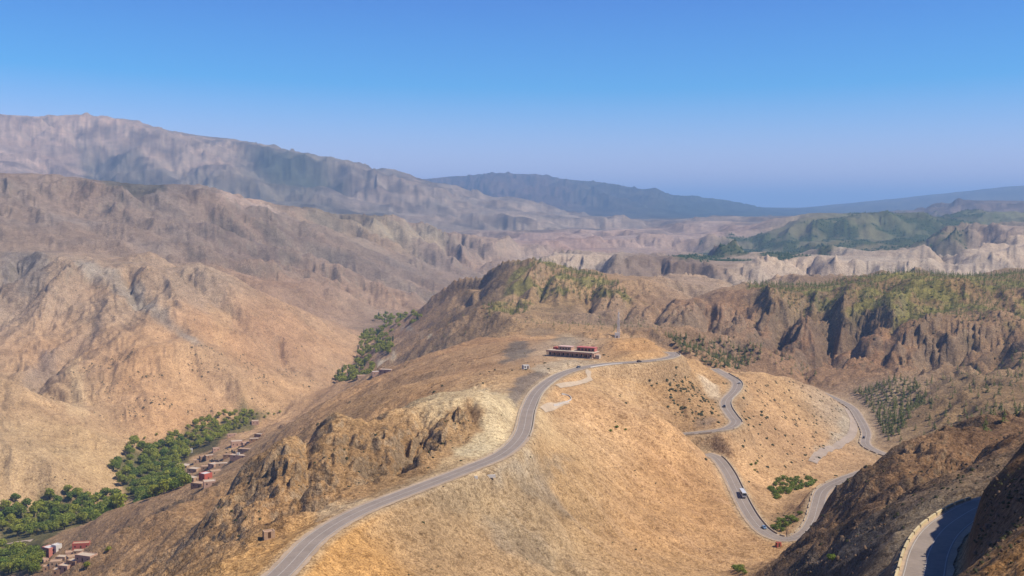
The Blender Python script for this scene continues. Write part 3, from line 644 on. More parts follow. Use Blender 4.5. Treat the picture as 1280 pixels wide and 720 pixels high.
def terrain_material():
    m, nt, b = new_mat('bare_earth_and_rock')
    at = nt.nodes.new('ShaderNodeAttribute'); at.attribute_name = 'soil'
    ar = nt.nodes.new('ShaderNodeAttribute'); ar.attribute_name = 'rock'
    pos = geo_pos(nt)
    n1 = noise(nt, .55, 6, .65, pos); n2 = noise(nt, .09, 5, .6, pos); n3 = noise(nt, .018, 5, .6, pos)
    g1 = ramp(nt, n1, [(.32, (.64, .62, .60)), (.5, (1, 1, 1)), (.70, (1.24, 1.23, 1.2))])
    g2 = ramp(nt, n2, [(.32, (.80, .78, .77)), (.5, (1, 1, 1)), (.68, (1.13, 1.13, 1.13))])
    g3 = ramp(nt, n3, [(.32, (.80, .79, .79)), (.5, (1, 1, 1)), (.68, (1.12, 1.12, 1.1))])
    c = mix(nt, 1.0, at.outputs['Color'], g1, 'MULTIPLY'); c = mix(nt, .9, c, g2, 'MULTIPLY'); c = mix(nt, .9, c, g3, 'MULTIPLY')
    sp = ramp(nt, noise(nt, 1.6, 2, .7, pos), [(.0, (.40, .36, .32)), (.42, (.58, .54, .50)), (.47, (1, 1, 1)), (.58, (1.04, 1.04, 1.03)), (.64, (1.3, 1.3, 1.28))])
    sp2 = ramp(nt, noise(nt, .42, 3, .7, pos), [(.0, (.48, .45, .40)), (.40, (.66, .62, .58)), (.45, (1, 1, 1)), (.58, (1.03, 1.03, 1.03)), (.66, (1.2, 1.2, 1.19))])
    sp3 = ramp(nt, noise(nt, .13, 5, .7, pos), [(.0, (.7, .67, .63)), (.36, (.84, .82, .79)), (.44, (1, 1, 1)), (.60, (1.02, 1.02, 1.02)), (.68, (1.15, 1.15, 1.14))])
    c = mix(nt, .85, c, sp, 'MULTIPLY'); c = mix(nt, .85, c, sp2, 'MULTIPLY'); c = mix(nt, .85, c, sp3, 'MULTIPLY')
    # stones and cracks where rocky
    vo = nt.nodes.new('ShaderNodeTexVoronoi'); vo.inputs['Scale'].default_value = .45; nt.links.new(pos, vo.inputs['Vector'])
    cr = ramp(nt, vo.outputs['Distance'], [(.0, (1.15, 1.13, 1.1)), (.5, (1, 1, 1)), (.95, (.62, .6, .58))])
    c = mix(nt, math_node(nt, 'MULTIPLY', ar.outputs['Fac'], .55), c, mix(nt, 1.0, c, cr, 'MULTIPLY'))
    nt.links.new(c, b.inputs['Base Color'])
    bp = nt.nodes.new('ShaderNodeBump'); bp.inputs['Distance'].default_value = 1.0
    hsum = math_node(nt, 'ADD', math_node(nt, 'MULTIPLY', noise(nt, .8, 5, .65, pos), .9), math_node(nt, 'MULTIPLY', noise(nt, .12, 4, .6, pos), 3.0))
    nt.links.new(hsum, bp.inputs['Height'])
    nt.links.new(math_node(nt, 'ADD', .30, math_node(nt, 'MULTIPLY', ar.outputs['Fac'], .55)), bp.inputs['Strength'])
    nt.links.new(bp.outputs[0], b.inputs['Normal'])
    b.inputs['Roughness'].default_value = 1.0
    b.inputs['Specular IOR Level'].default_value = 0.05
    return m
MT = terrain_material()

# ------------------------------------------------------------------ terrain split into its hills (plan outlines in px, Y)
cls = np.zeros((NL, NA), np.int8)
def plan(k, pts):
    pa = [(a_of(px), math.log(Y)) for px, Y in pts]
    m = raster(pa, 0, 0.0) > .5
    cls[m] = k
NAMES = ['road_ridge', 'rocky_spur', 'valley_side', 'shrub_hills', 'rocky_ridge', 'badland_hills', 'wooded_mountain', 'high_range', 'far_mountains']
cls[YY > 1300] = 3
plan(2, [(-700, 1010), (0, 1010), (150, 1040), (250, 1330), (420, 1500), (490, 2100), (505, 2500), (530, 3050), (560, 2900), (480, 2950), (400, 2600), (330, 2250), (200, 2350), (0, 2400), (-700, 2400)])
plan(4, [(-700, 2400), (0, 2400), (200, 2350), (330, 2250), (400, 2600), (480, 2950), (560, 2900), (640, 3300), (690, 4600), (570, 5400), (300, 5000), (0, 4500), (-700, 4500)])
plan(5, [(560, 2900), (560, 2600), (700, 2480), (1000, 2300), (1900, 2250), (1900, 4600), (1200, 4500), (1000, 4100), (900, 4000), (850, 6500), (900, 9000), (820, 8000), (800, 6900), (600, 6500), (570, 5400), (690, 4600), (640, 3300)])
plan(6, [(900, 4000), (1000, 4100), (1200, 4500), (1900, 4600), (1900, 7000), (1250, 7000), (950, 6500), (850, 5600), (850, 4400)])
plan(7, [(-700, 4500), (0, 4500), (300, 5000), (570, 5400), (600, 6500), (800, 6900), (820, 8000), (700, 9500), (550, 11500), (0, 13000), (-700, 13000)])
far = ((cls == 3) & (YY > 6400)); cls[far] = 8
plan(1, [(860, 150), (880, 420), (960, 500), (1010, 545), (1060, 585), (1200, 680), (1300, 740), (2000, 760), (2000, 29), (700, 29)])
cls[(YY > 2600) & (cls == 3)] = 5

def build_terrain():
    idx = np.arange(NL * NA).reshape(NL, NA)
    co = np.stack([XX, YY, ZZ], -1).reshape(-1, 3).astype(np.float32)
    colr = np.concatenate([colf, np.ones((NL, NA, 1), np.float32)], 2).reshape(-1, 4).astype(np.float32)
    rk = np.clip(ROU, 0, 1.4).reshape(-1).astype(np.float32)
    q = np.stack([idx[:-1, :-1], idx[:-1, 1:], idx[1:, 1:], idx[1:, :-1]], -1).reshape(-1, 4)
    fc = cls[:-1, :-1].reshape(-1)
    for k, name in enumerate(NAMES):
        f = q[fc == k]
        if len(f) == 0: continue
        used, inv = np.unique(f, return_inverse=True)
        inv = inv.reshape(-1).astype(np.int32)
        me = bpy.data.meshes.new(name)
        me.vertices.add(len(used)); me.vertices.foreach_set('co', co[used].ravel())
        me.loops.add(len(inv)); me.loops.foreach_set('vertex_index', inv)
        me.polygons.add(len(f)); me.polygons.foreach_set('loop_start', np.arange(0, len(inv), 4, dtype=np.int32))
        me.polygons.foreach_set('use_smooth', np.ones(len(f), bool))
        ca_ = me.attributes.new('soil', 'FLOAT_COLOR', 'POINT'); ca_.data.foreach_set('color', colr[used].ravel())
        ra = me.attributes.new('rock', 'FLOAT', 'POINT'); ra.data.foreach_set('value', rk[used])
        me.update(calc_edges=True)
        me.materials.append(MT)
        o = bpy.data.objects.new(name, me); o['kind'] = 'structure'; C.objects.link(o)
build_terrain()
#OBJECTS_BEGIN
# ------------------------------------------------------------------ object helpers
def tag(o, label=None, cat=None, group=None, kind=None):
    if label: o['label'] = label
    if cat: o['category'] = cat
    if group: o['group'] = group
    if kind: o['kind'] = kind
    return o
def empty(name, loc, rz=0.0):
    o = bpy.data.objects.new(name, None); o.location = loc; o.rotation_euler = (0, 0, rz); C.objects.link(o); return o
def mesh_obj(name, verts, faces, mats, parent=None, fmat=None, smooth=False):
    me = bpy.data.meshes.new(name); me.from_pydata([tuple(v) for v in verts], [], [tuple(f) for f in faces])
    for m in (mats if isinstance(mats, (list, tuple)) else [mats]): me.materials.append(m)
    if fmat is not None: me.polygons.foreach_set('material_index', np.array(fmat, dtype=np.int32))
    if smooth: me.polygons.foreach_set('use_smooth', np.ones(len(faces), bool))
    me.update()
    o = bpy.data.objects.new(name, me); C.objects.link(o); o.parent = parent
    return o
class MB:
    """collects simple solids into one mesh"""
    def __init__(s): s.v, s.f = [], []
    def box(s, x0, y0, z0, x1, y1, z1, top=None):
        n = len(s.v); t = top or 0.0
        s.v += [(x0, y0, z0), (x1, y0, z0), (x1, y1, z0), (x0, y1, z0), (x0 + t, y0 + t, z1), (x1 - t, y0 + t, z1), (x1 - t, y1 - t, z1), (x0 + t, y1 - t, z1)]
        s.f += [(n, n + 3, n + 2, n + 1), (n + 4, n + 5, n + 6, n + 7), (n, n + 1, n + 5, n + 4), (n + 1, n + 2, n + 6, n + 5), (n + 2, n + 3, n + 7, n + 6), (n + 3, n, n + 4, n + 7)]
        return s
    def prism(s, prof, x0, x1):
        """closed profile in (y, z) swept along x"""
        n = len(s.v); k = len(prof)
        s.v += [(x0, y, z) for y, z in prof] + [(x1, y, z) for y, z in prof]
        s.f += [(n + i, n + (i + 1) % k, n + k + (i + 1) % k, n + k + i) for i in range(k)] + [tuple(range(n + k - 1, n - 1, -1)), tuple(range(n + k, n + 2 * k))]
        return s
    def cyl(s, p, q, r0, r1, k=8):
        p, q = Vector(p), Vector(q); d = (q - p).normalized(); u = d.orthogonal().normalized(); w = d.cross(u); n = len(s.v)
        for c, r in ((p, r0), (q, r1)):
            for i in range(k):
                a = 2 * math.pi * i / k; s.v.append(tuple(c + u * math.cos(a) * r + w * math.sin(a) * r))
        s.f += [(n + i, n + (i + 1) % k, n + k + (i + 1) % k, n + k + i) for i in range(k)] + [tuple(range(n + k - 1, n - 1, -1)), tuple(range(n + k, n + 2 * k))]
        return s
    def build(s, name, mat, parent=None, smooth=False): return mesh_obj(name, s.v, s.f, mat, parent, smooth=smooth)
_mc = {}
def surf(name, rgb, rough=.9, var=.2, scale=1.2, spec=.15, metal=0.0, k=1.62):
    """plain weathered surface: base colour with two scales of stain"""
    if name in _mc: return _mc[name]
    m, nt, b = new_mat(name)
    tc = nt.nodes.new('ShaderNodeTexCoord').outputs['Object']
    c = tuple(float(q) for q in lin(rgb) / k)
    r1 = ramp(nt, noise(nt, scale, 5, .65, tc), [(.3, (1 - var,) * 3), (.7, (1 + var * .6,) * 3)])
    r2 = ramp(nt, noise(nt, scale * 7, 3, .6, tc), [(.3, (1 - var * .6,) * 3), (.7, (1 + var * .3,) * 3)])
    col = mix(nt, 1.0, mix(nt, 1.0, c, r1, 'MULTIPLY'), r2, 'MULTIPLY')
    nt.links.new(col, b.inputs['Base Color'])
    b.inputs['Roughness'].default_value = rough; b.inputs['Specular IOR Level'].default_value = spec; b.inputs['Metallic'].default_value = metal
    _mc[name] = m
    return m
def world_surf(name, rgb, var=.2, scale=.5, rough=.9):
    if name in _mc: return _mc[name]
    m, nt, b = new_mat(name); pos = geo_pos(nt)
    c = tuple(float(q) for q in lin(rgb) / 1.62)
    r1 = ramp(nt, noise(nt, scale, 5, .65, pos), [(.3, (1 - var,) * 3), (.7, (1 + var * .7,) * 3)])
    r2 = ramp(nt, noise(nt, scale * .12, 4, .6, pos), [(.3, (1 - var,) * 3), (.7, (1 + var * .7,) * 3)])
    nt.links.new(mix(nt, 1.0, mix(nt, 1.0, c, r1, 'MULTIPLY'), r2, 'MULTIPLY'), b.inputs['Base Color'])
    b.inputs['Roughness'].default_value = rough
    _mc[name] = m
    return m

# ------------------------------------------------------------------ roads
M_ASPH = world_surf('worn_asphalt', (170, 152, 134), .12, .9, .85)
M_LINE = world_surf('road_paint', (208, 196, 180), .12, 2.0, .7)
M_VERGE = world_surf('gravel_verge', (206, 178, 146), .18, .8)
M_WALL = world_surf('parapet_stone', (214, 194, 164), .22, 1.5)
def frame(pts):
    d = np.gradient(pts[:, :2], axis=0); d /= np.linalg.norm(d, axis=1, keepdims=True)
    return np.stack([d[:, 1], -d[:, 0]], 1)            # to the right of travel
def smooth_frame(pts):
    n = frame(pts)
    for _ in range(6): n[1:-1] = .25 * n[:-2] + .5 * n[1:-1] + .25 * n[2:]
    return n / np.linalg.norm(n, axis=1, keepdims=True)
def ribbon(name, pts, o0, o1, dz, mat, parent=None, jitter=0.0, i0=0, i1=None):
    n = smooth_frame(pts); p = pts[i0:i1]; n = n[i0:i1]; v = []
    for i in range(len(p)):
        for o in (o0, o1):
            w = o + (jitter * math.sin(i * 1.7 + o * 3) * random.uniform(.3, 1) if jitter else 0)
            v.append((p[i, 0] + n[i, 0] * w, p[i, 1] + n[i, 1] * w, p[i, 2] + dz))
    f = [(2 * i, 2 * i + 1, 2 * i + 3, 2 * i + 2) for i in range(len(p) - 1)]
    return mesh_obj(name, v, f, mat, parent)
ROAD_OBJ = {}
for key, rd in ROADS.items():
    p, hw = rd['pts'], rd['hw']
    o = ribbon('road', p, -hw, hw, .06, M_ASPH); tag(o, kind='structure'); ROAD_OBJ[key] = o
    ribbon('gravel_verge', p, -hw - rd['sh'], -hw + .3, .03, M_VERGE, o, .35)
    ribbon('gravel_verge', p, hw - .3, hw + rd['sh'], .03, M_VERGE, o, .35)
    lw = .13 if key != 'near' else .09
    ribbon('edge_line', p, -hw + .35 - lw, -hw + .35 + lw, .10, M_LINE, o)
    ribbon('edge_line', p, hw - .35 - lw, hw - .35 + lw, .10, M_LINE, o)
    ribbon('centre_line', p, -lw, lw, .10, M_LINE, o)

def wall_strip(pts, off, h, th, i0, i1, name, label, parent=None, blocks=None, mat=M_WALL, cat='wall', group=None):
    """low parapet along a road edge; blocks=(length, gap) in samples builds separate blocks"""
    n = smooth_frame(pts)
    root = empty(name, (float(pts[i0, 0] + n[i0, 0] * off), float(pts[i0, 1] + n[i0, 1] * off), float(pts[i0, 2])))
    org = Vector(root.location)
    def chunk(a, b, nm):
        v, f = [], []
        for i in range(a, b + 1):
            for (o, z) in ((off - th / 2, -.6), (off - th / 2 + .05, h), (off + th / 2 - .05, h), (off + th / 2, -.6)):
                v.append((pts[i, 0] + n[i, 0] * o - org.x, pts[i, 1] + n[i, 1] * o - org.y, pts[i, 2] + z - org.z))
        k = b - a
        for i in range(k):
            q = 4 * i
            f += [(q, q + 1, q + 5, q + 4), (q + 1, q + 2, q + 6, q + 5), (q + 2, q + 3, q + 7, q + 6)]
        f += [(0, 3, 2, 1), (4 * k, 4 * k + 1, 4 * k + 2, 4 * k + 3)]
        return mesh_obj(nm, v, f, mat, root)
    L_, G_ = blocks or (i1 - i0, 0)
    i = i0
    while i < i1 - 1:
        chunk(i, min(i + L_, i1), 'parapet_block'); i += L_ + G_
    return tag(root, label, cat, group)
def nearest(key, px, py, z):
    q = np.array(pt(px, py, z)); return int(np.argmin(np.linalg.norm(ROADS[key]['pts'] - q, axis=1)))
nr = catmull([tuple(q) for q in ROADS['near']['pts'][::4]], 1.0)
nn = lambda px, py, z: int(np.argmin(np.linalg.norm(nr - np.array(pt(px, py, z)), axis=1)))
wall_strip(nr, -5.0, .75, .55, nn(1140, 760, -75), nn(1240, 628, -77), 'parapet_wall', 'broken cream parapet wall of long blocks beside the shaded road at lower right', blocks=(6, 1), mat=world_surf('cream_parapet', (232, 208, 160), .15, 1.2))
lo_ = ROADS['lower']['pts']; up_ = ROADS['upper']['pts']; sd_ = ROADS['side']['pts']; mn_ = ROADS['main']['pts']
wall_strip(lo_, -4.9, .9, .5, nearest('lower', 895, 572, -178), nearest('lower', 962, 668, -190), 'parapet_wall', 'low dark edged wall on the far side of the road where the bus drives', blocks=(3, 0))
wall_strip(lo_, -4.9, .8, .5, nearest('lower', 968, 670, -190) , nearest('lower', 1052, 600, -173), 'parapet_wall', 'low pale wall curving round the inside of the bottom hairpin bend', blocks=(2, 1))
wall_strip(up_, -4.7, .9, .5, nearest('upper', 906, 468, -150), nearest('upper', 926, 528, -161), 'parapet_wall', 'low wall along the outer edge of the S bend below the ridge', blocks=(3, 0))
wall_strip(up_, -4.9, .9, .5, nearest('upper', 918, 531, -162), nearest('upper', 856, 543, -167), 'parapet_wall', 'pale low wall below the tight bend that ends behind the orange slope', blocks=(3, 1))
wall_strip(sd_, 4.8, .8, .5, nearest('side', 1040, 497, -205), nearest('side', 1112, 570, -207), 'parapet_wall', 'low pale wall along the road that curves past the pines at far right', blocks=(3, 1))
wall_strip(mn_, 4.8, .8, .5, nearest('main', 650, 545, -120), nearest('main', 690, 473, -120), 'parapet_wall', 'low wall on the drop side of the ridge road below the lay by', blocks=(4, 0))
wall_strip(mn_, -4.8, .35, .5, nearest('main', 628, 567, -120), nearest('main', 740, 458, -121), 'parapet_wall', 'thin pale kerb wall at the foot of the pale rock cutting', blocks=(4, 0))
wall_strip(mn_, 4.9, .7, .5, nearest('main', 735, 459, -121), nearest('main', 775, 454, -121.7), 'parapet_wall', 'short white wall on the outer edge of the road opposite the roadside building', mat=world_surf('white_parapet', (236, 226, 212), .1, 1.2))
wall_strip(mn_, 4.9, .7, .5, nearest('main', 812, 451, -122.5), len(mn_) - 2, 'parapet_wall', 'dark edged wall round the last visible bend of the ridge road')

def drape(name, pix, width, mat, dz=.35, step=2.5, world=None, graded=False):
    """strip laid over the ground"""
    pts = [hit(px, py) for px, py in pix] if world is None else world
    p = catmull(pts, step); n = smooth_frame(p); v, f = [], []
    zs = np.array([grid_z(x, y) for x, y in p[:, :2]])
    for _ in range(12): zs[1:-1] = .25 * zs[:-2] + .5 * zs[1:-1] + .25 * zs[2:]
    offs = (-width / 2, -width / 4, 0, width / 4, width / 2)
    for i in range(len(p)):
        row = [(p[i, 0] + n[i, 0] * o, p[i, 1] + n[i, 1] * o) for o in offs]
        zc = max(grid_z(x, y) for x, y in row[1:4])
        for x, y in row: v.append((x, y, (zs[i] if graded else grid_z(x, y)) + dz))
    k = len(offs)
    f = [(k * i + j, k * i + j + 1, k * (i + 1) + j + 1, k * (i + 1) + j) for i in range(len(p) - 1) for j in range(k - 1)]
    o = mesh_obj(name, v, f, mat); tag(o, kind='structure')
    return p
M_TRACK = world_surf('earth_track', (214, 188, 156), .15, .6)
M_TRACK2 = world_surf('grey_track', (190, 168, 146), .15, .6)
drape('track', [(736, 463), (735, 469), (738, 474), (728, 478), (712, 481), (697, 483)], 4.0, M_TRACK)
lay = drape('track', [(678, 512), (690, 508.5), (700, 506), (710, 503)], 3.5, M_TRACK)
drape('track', [(1016, 578), (1026, 568), (1040, 560), (1056, 552), (1066, 540), (1066, 526), (1058, 512), (1050, 505)], 7, M_TRACK2)
drape('track', [(0, 683), (20, 678), (40, 676)], 4, M_TRACK)
# curved white wall of the lay-by
lw_ = catmull([hit(px, py) for px, py in [(702, 493), (708, 494), (713, 496.5), (714, 500), (706, 504), (692, 507.5)]], 1.5)
wall_strip(lw_, 0, .9, .5, 0, len(lw_) - 1, 'parapet_wall', 'curved white wall round the small lay by east of the ridge road', mat=world_surf('white_parapet', (236, 226, 212), .1, 1.2))

# ------------------------------------------------------------------ vegetation
def foliage_mat(name, c0, c1, transl=True):
    m, nt, b = new_mat(name)
    oi = nt.nodes.new('ShaderNodeObjectInfo').outputs['Random']
    pos = geo_pos(nt)
    n1 = noise(nt, .9, 3, .6, pos)
    c = mix(nt, oi, c0, c1)
    c = mix(nt, 1.0, c, ramp(nt, n1, [(.3, (.6, .62, .6)), (.7, (1.35, 1.35, 1.2))]), 'MULTIPLY')
    nt.links.new(c, b.inputs['Base Color'])
    b.inputs['Roughness'].default_value = .75; b.inputs['Specular IOR Level'].default_value = .2
    tr = nt.nodes.new('ShaderNodeBsdfTranslucent'); nt.links.new(c, tr.inputs['Color'])
    ms = nt.nodes.new('ShaderNodeMixShader'); ms.inputs[0].default_value = .35
    nt.links.new(b.outputs[0], ms.inputs[1]); nt.links.new(tr.outputs[0], ms.inputs[2]); nt.links.new(ms.outputs[0], nt.nodes['Material Output'].inputs['Surface'])
    return m
M_LEAF = foliage_mat('orchard_leaves', (.12, .17, .024), (.32, .31, .04))
M_LEAF2 = foliage_mat('poplar_leaves', (.05, .095, .025), (.09, .13, .035))
M_PINE = foliage_mat('pine_needles', (.085, .11, .025), (.17, .17, .045))
M_BUSH = foliage_mat('bright_bush_leaves', (.14, .19, .03), (.21, .24, .04))
M_SCRUB = foliage_mat('dry_scrub', (.05, .048, .02), (.085, .075, .03))
M_SCRUB2 = foliage_mat('brown_scrub', (.12, .085, .04), (.14, .10, .05))
M_BARK = surf('bark', (110, 88, 66), .95, .3, 3)
def leaf_cloud(rg, lobes, n, size):
    """many small leaf faces spread over and inside lobes: (cx, cy, cz, r, rz)"""
    v, f = [], []
    w = np.array([l[3] ** 2 for l in lobes]); w = w / w.sum()
    for _ in range(n):
        cx, cy, cz, r, rz = lobes[rg.choice(len(lobes), p=w)]
        d = rg.normal(size=3); d /= np.linalg.norm(d)
        k = rg.uniform(.45, 1.05) ** .5
        c = np.array([cx + d[0] * r * k, cy + d[1] * r * k, cz + d[2] * rz * k])
        nrm = d + rg.normal(size=3) * .55; nrm /= np.linalg.norm(nrm)
        u = np.cross(nrm, [0.3, .2, 1]); u /= np.linalg.norm(u) + 1e-6; t = np.cross(nrm, u)
        s_ = size * rg.uniform(.6, 1.3); i = len(v)
        for (a, b) in ((-1, -.5), (.2, -1), (1, .3), (-.1, 1)): v.append(tuple(c + u * a * s_ + t * b * s_ * .8))
        f.append((i, i + 1, i + 2, i + 3))
    return v, f
def make_broadleaf(k):
    rg = np.random.default_rng(100 + k)
    root = empty('broadleaf_tree', (0, 0, 0))
    t = MB(); t.cyl((0, 0, -1), (.1, .05, 2.6), .34, .22, 7)
    for j in range(5):
        a = j * 1.26 + rg.uniform(-.3, .3); t.cyl((.1, .05, 2.2 + .15 * j), (math.cos(a) * 1.9, math.sin(a) * 1.9, 4.4 + rg.uniform(-.4, .8)), .15, .05, 5)
    t.build('trunk', M_BARK, root)
    lobes = [(rg.uniform(-.6, .6), rg.uniform(-.6, .6), 5.0, 2.6, 2.3)]
    for j in range(7):
        a = j * .9 + rg.uniform(-.4, .4); q = rg.uniform(1.4, 2.6)
        lobes.append((math.cos(a) * q, math.sin(a) * q, rg.uniform(3.2, 6.4), rg.uniform(1.1, 1.9), rg.uniform(1.0, 1.6)))
    v, f = leaf_cloud(rg, lobes, 620, .42)
    mesh_obj('crown', v, f, M_LEAF, root)
    return root
def make_poplar(k):
    rg = np.random.default_rng(200 + k)
    root = empty('poplar_tree', (0, 0, 0))
    t = MB(); t.cyl((0, 0, -1), (0, 0, 10), .3, .06, 6); t.build('trunk', M_BARK, root)
    lobes = [(rg.uniform(-.2, .2), rg.uniform(-.2, .2), z, r, 1.6) for z, r in ((2.6, 1.0), (4.5, 1.4), (6.5, 1.35), (8.6, 1.1), (10.5, .7), (12, .35))]
    v, f = leaf_cloud(rg, lobes, 320, .38); mesh_obj('crown', v, f, M_LEAF2, root)
    return root
def pine_geo(rg, n=46, h=6.0, r=1.7):
    v, f = [], []
    for i in range(n):
        z = h * (.12 + .86 * (i / n)) ; rr = r * (1 - (i / n) * .9) * rg.uniform(.65, 1.15); a = rg.uniform(0, 6.283); w = rr * .38
        ca_, sa_ = math.cos(a), math.sin(a); j = len(v)
        v += [(0, 0, z + .5), (ca_ * rr - sa_ * w, sa_ * rr + ca_ * w, z - .25 * rr), (ca_ * rr * 1.1, sa_ * rr * 1.1, z - .1 * rr), (ca_ * rr + sa_ * w, sa_ * rr - ca_ * w, z - .25 * rr)]
        f.append((j, j + 1, j + 2, j + 3))
    return v, f
def copy_tree(o, parent=None):
    c = o.copy(); C.objects.link(c)
    if parent: c.parent = parent
    for ch in o.children: 
        d = ch.copy(); C.objects.link(d); d.parent = c
    return c
def scatter_pts(pix, spacing, nmax, rg, ymin=60.0, slope=3.0):
    pa = np.array(ground_poly(pix, ymin)); out = []
    if len(pa) < 3: return out
    l0, l1, a0, a1 = pa[:, 1].min(), pa[:, 1].max(), pa[:, 0].min(), pa[:, 0].max()
    cells = {}
    for _ in range(nmax * 30):
        if len(out) >= nmax: break
        Y = math.sqrt(rg.uniform(math.exp(2 * l0), math.exp(2 * l1))); a = rg.uniform(a0, a1); L = math.log(Y)
        ins = False
        for k in range(len(pa)):
            (x1, y1), (x2, y2) = pa[k], pa[(k + 1) % len(pa)]
            if (y1 > L) != (y2 > L) and a < (x2 - x1) * (L - y1) / (y2 - y1) + x1: ins = not ins
        if not ins: continue
        x = a * Y; key = (int(x // spacing), int(Y // spacing))
        if any(math.hypot(x - qx, Y - qy) < spacing for dx in (-1, 0, 1) for dy in (-1, 0, 1) for (qx, qy) in cells.get((key[0] + dx, key[1] + dy), [])): continue
        cells.setdefault(key, []).append((x, Y))
        j = int(np.searchsorted(av, a)); i = int(np.searchsorted(Lv, L))
        if dist_road[min(i, NL - 1), min(j, NA - 1)] < 1.5: continue
        out.append((x, Y, grid_z(x, Y)))
    return out
HOUSE_SPOTS = []      # filled below, trees keep clear of them
BL_WAIT = []
def place(protos, pts, rg, smin, smax, label, cat, group, used, name, now=False):
    if name == 'b' and not now:
        BL_WAIT.extend((p, rg.uniform(smin, smax), label, group) for p in pts if not any(math.hypot(p[0] - q[0], p[1] - q[1]) < q[2] for q in HOUSE_SPOTS)); return
    for p in pts:
        if any(math.hypot(p[0] - q[0], p[1] - q[1]) < q[2] for q in HOUSE_SPOTS): continue
        k = int(rg.integers(len(protos)))
        pr = protos[k]
        if used.get((name, k)) is None: o = pr; used[(name, k)] = True
        else: o = copy_tree(pr)
        sc = rg.uniform(smin, smax)
        o.location = (p[0], p[1], p[2] - .2); o.rotation_euler = (0, 0, rg.uniform(0, 6.28)); o.scale = (sc * rg.uniform(.9, 1.15), sc * rg.uniform(.9, 1.15), sc)
        tag(o, label, cat, group)

def split_labels(pp, lab):
    """a large planting described by the part of it each tree stands in"""
    if len(pp) < 20: return [(lab, pp)]
    m_ = np.array([q[:2] for q in pp]); xc, yc = np.percentile(m_[:, 0], [33, 67]), np.percentile(m_[:, 1], [33, 67])
    out = []
    for ix_ in range(3):
        for iy_ in range(3):
            sub = [q for q in pp if (q[0] > xc[0]) + (q[0] > xc[1]) == ix_ and (q[1] > yc[0]) + (q[1] > yc[1]) == iy_]
            out.append((lab + ', ' + ('front', 'middle', 'far end')[iy_] + ' ' + ('left', 'centre', 'right')[ix_], sub))
    return out

# ------------------------------------------------------------------ buildings
M_MUD = surf('mud_plaster', (214, 176, 140), .95, .22, .8)
M_MUD2 = surf('dark_mud_plaster', (190, 150, 116), .95, .25, .8)
M_PINK = surf('pink_plaster', (222, 138, 118), .9, .12, .7)
M_RED = surf('red_plaster', (212, 112, 92), .9, .12, .7)
M_ROSE = surf('rose_plaster', (222, 178, 148), .9, .12, .7)
M_WHITE = surf('white_plaster', (238, 228, 214), .85, .08, .8)
M_PALE = surf('pale_roof_screed', (226, 202, 172), .9, .12, .6)
M_DARK = surf('dark_window_glass', (48, 42, 42), .3, .1, 2, .5)  # one plain dark tone for every window pane
M_WOOD = surf('weathered_wood', (110, 78, 56), .85, .2, 2)
M_STEEL = surf('galvanised_steel', (238, 232, 226), .6, .06, 3, .3, 0.0)
def house(name, px, py, w, d, h, rot, wall, roof, label, group=None, storeys=1, nwin=2, upper=None, cat='house', base=None):
    """flat roofed house: front faces -y before rotation"""
    b0 = base or hit(px, py)
    HOUSE_SPOTS.append((b0[0], b0[1], max(w, d) * .62 + 1.5))
    root = empty(name, (b0[0], b0[1], b0[2]), rot)
    walls = MB(); th = .45
    walls.box(-w / 2, -d / 2, -3.0, w / 2, d / 2, h)
    # parapet round the roof
    walls.box(-w / 2, -d / 2, h, w / 2, -d / 2 + th, h + .5); walls.box(-w / 2, d / 2 - th, h, w / 2, d / 2, h + .5)
    walls.box(-w / 2, -d / 2 + th, h, -w / 2 + th, d / 2 - th, h + .5); walls.box(w / 2 - th, -d / 2 + th, h, w / 2, d / 2 - th, h + .5)
    walls.build('wall', wall, root)
    MB().box(-w / 2 + th, -d / 2 + th, h + .01, w / 2 - th, d / 2 - th, h + .16).build('roof', roof, root)
    for s_ in range(storeys):
        for k in range(nwin):
            x = -w / 2 + w * (k + .5) / nwin; z = 1.0 + s_ * 3.0
            if s_ == 0 and k == nwin // 2:
                MB().box(x - .55, -d / 2 - .06, 0, x + .55, -d / 2 + .02, 2.2).build('door', M_WOOD, root); continue
            MB().box(x - .5, -d / 2 - .05, z, x + .5, -d / 2 + .02, z + 1.2).build('window', M_DARK, root)
        MB().box(w / 2 - .02, -.5, 1.0 + s_ * 3, w / 2 + .05, .5, 2.2 + s_ * 3).build('window', M_DARK, root)
        MB().box(-w / 2 - .05, -.5, 1.0 + s_ * 3, -w / 2 + .02, .5, 2.2 + s_ * 3).build('window', M_DARK, root)
    if upper:
        (ux, uw, uh, um) = upper
        u = MB().box(ux - uw / 2, -d / 4, h + .16, ux + uw / 2, d / 2 - th, h + uh).build('upper_room', um, root)
        MB().box(ux - .5, -d / 4 - .05, h + 1.0, ux + .5, -d / 4 + .02, h + 2.0).build('window', M_DARK, u)
    tag(root, label, cat, group)
    return root
G1 = 'mud houses of the village beside the dense grove'
G2 = 'mud houses of the village at the bottom left'
house('house', 257, 599, 8, 8, 5.2, R(-38), M_RED, M_WHITE, 'bright pink red cube house with white roof at the near edge of the village', storeys=1)
house('house', 296, 556, 13, 9, 4.5, R(20), M_ROSE, M_PALE, 'wide rose house with shaded front and pale roof standing alone above the terraces', storeys=1, nwin=3)
house('house', 238, 566, 5, 5, 4.5, R(10), M_WHITE, M_WHITE, 'small white topped house at the tree edge of the village', nwin=1)
house('house', 298, 573, 2.5, 2.5, 5, R(0), M_WHITE, M_WHITE, 'tiny bright white upright hut in the middle of the terraces', nwin=1)
house('house', 230, 584, 18, 11, 3.0, R(-25), M_MUD, M_PALE, 'long pale walled compound beside the dark grove edge', nwin=3)
house('house', 253, 575, 6, 7, 4.5, R(30), M_MUD2, M_MUD, 'tall brown house with dark shaded front between walled yards', nwin=1)
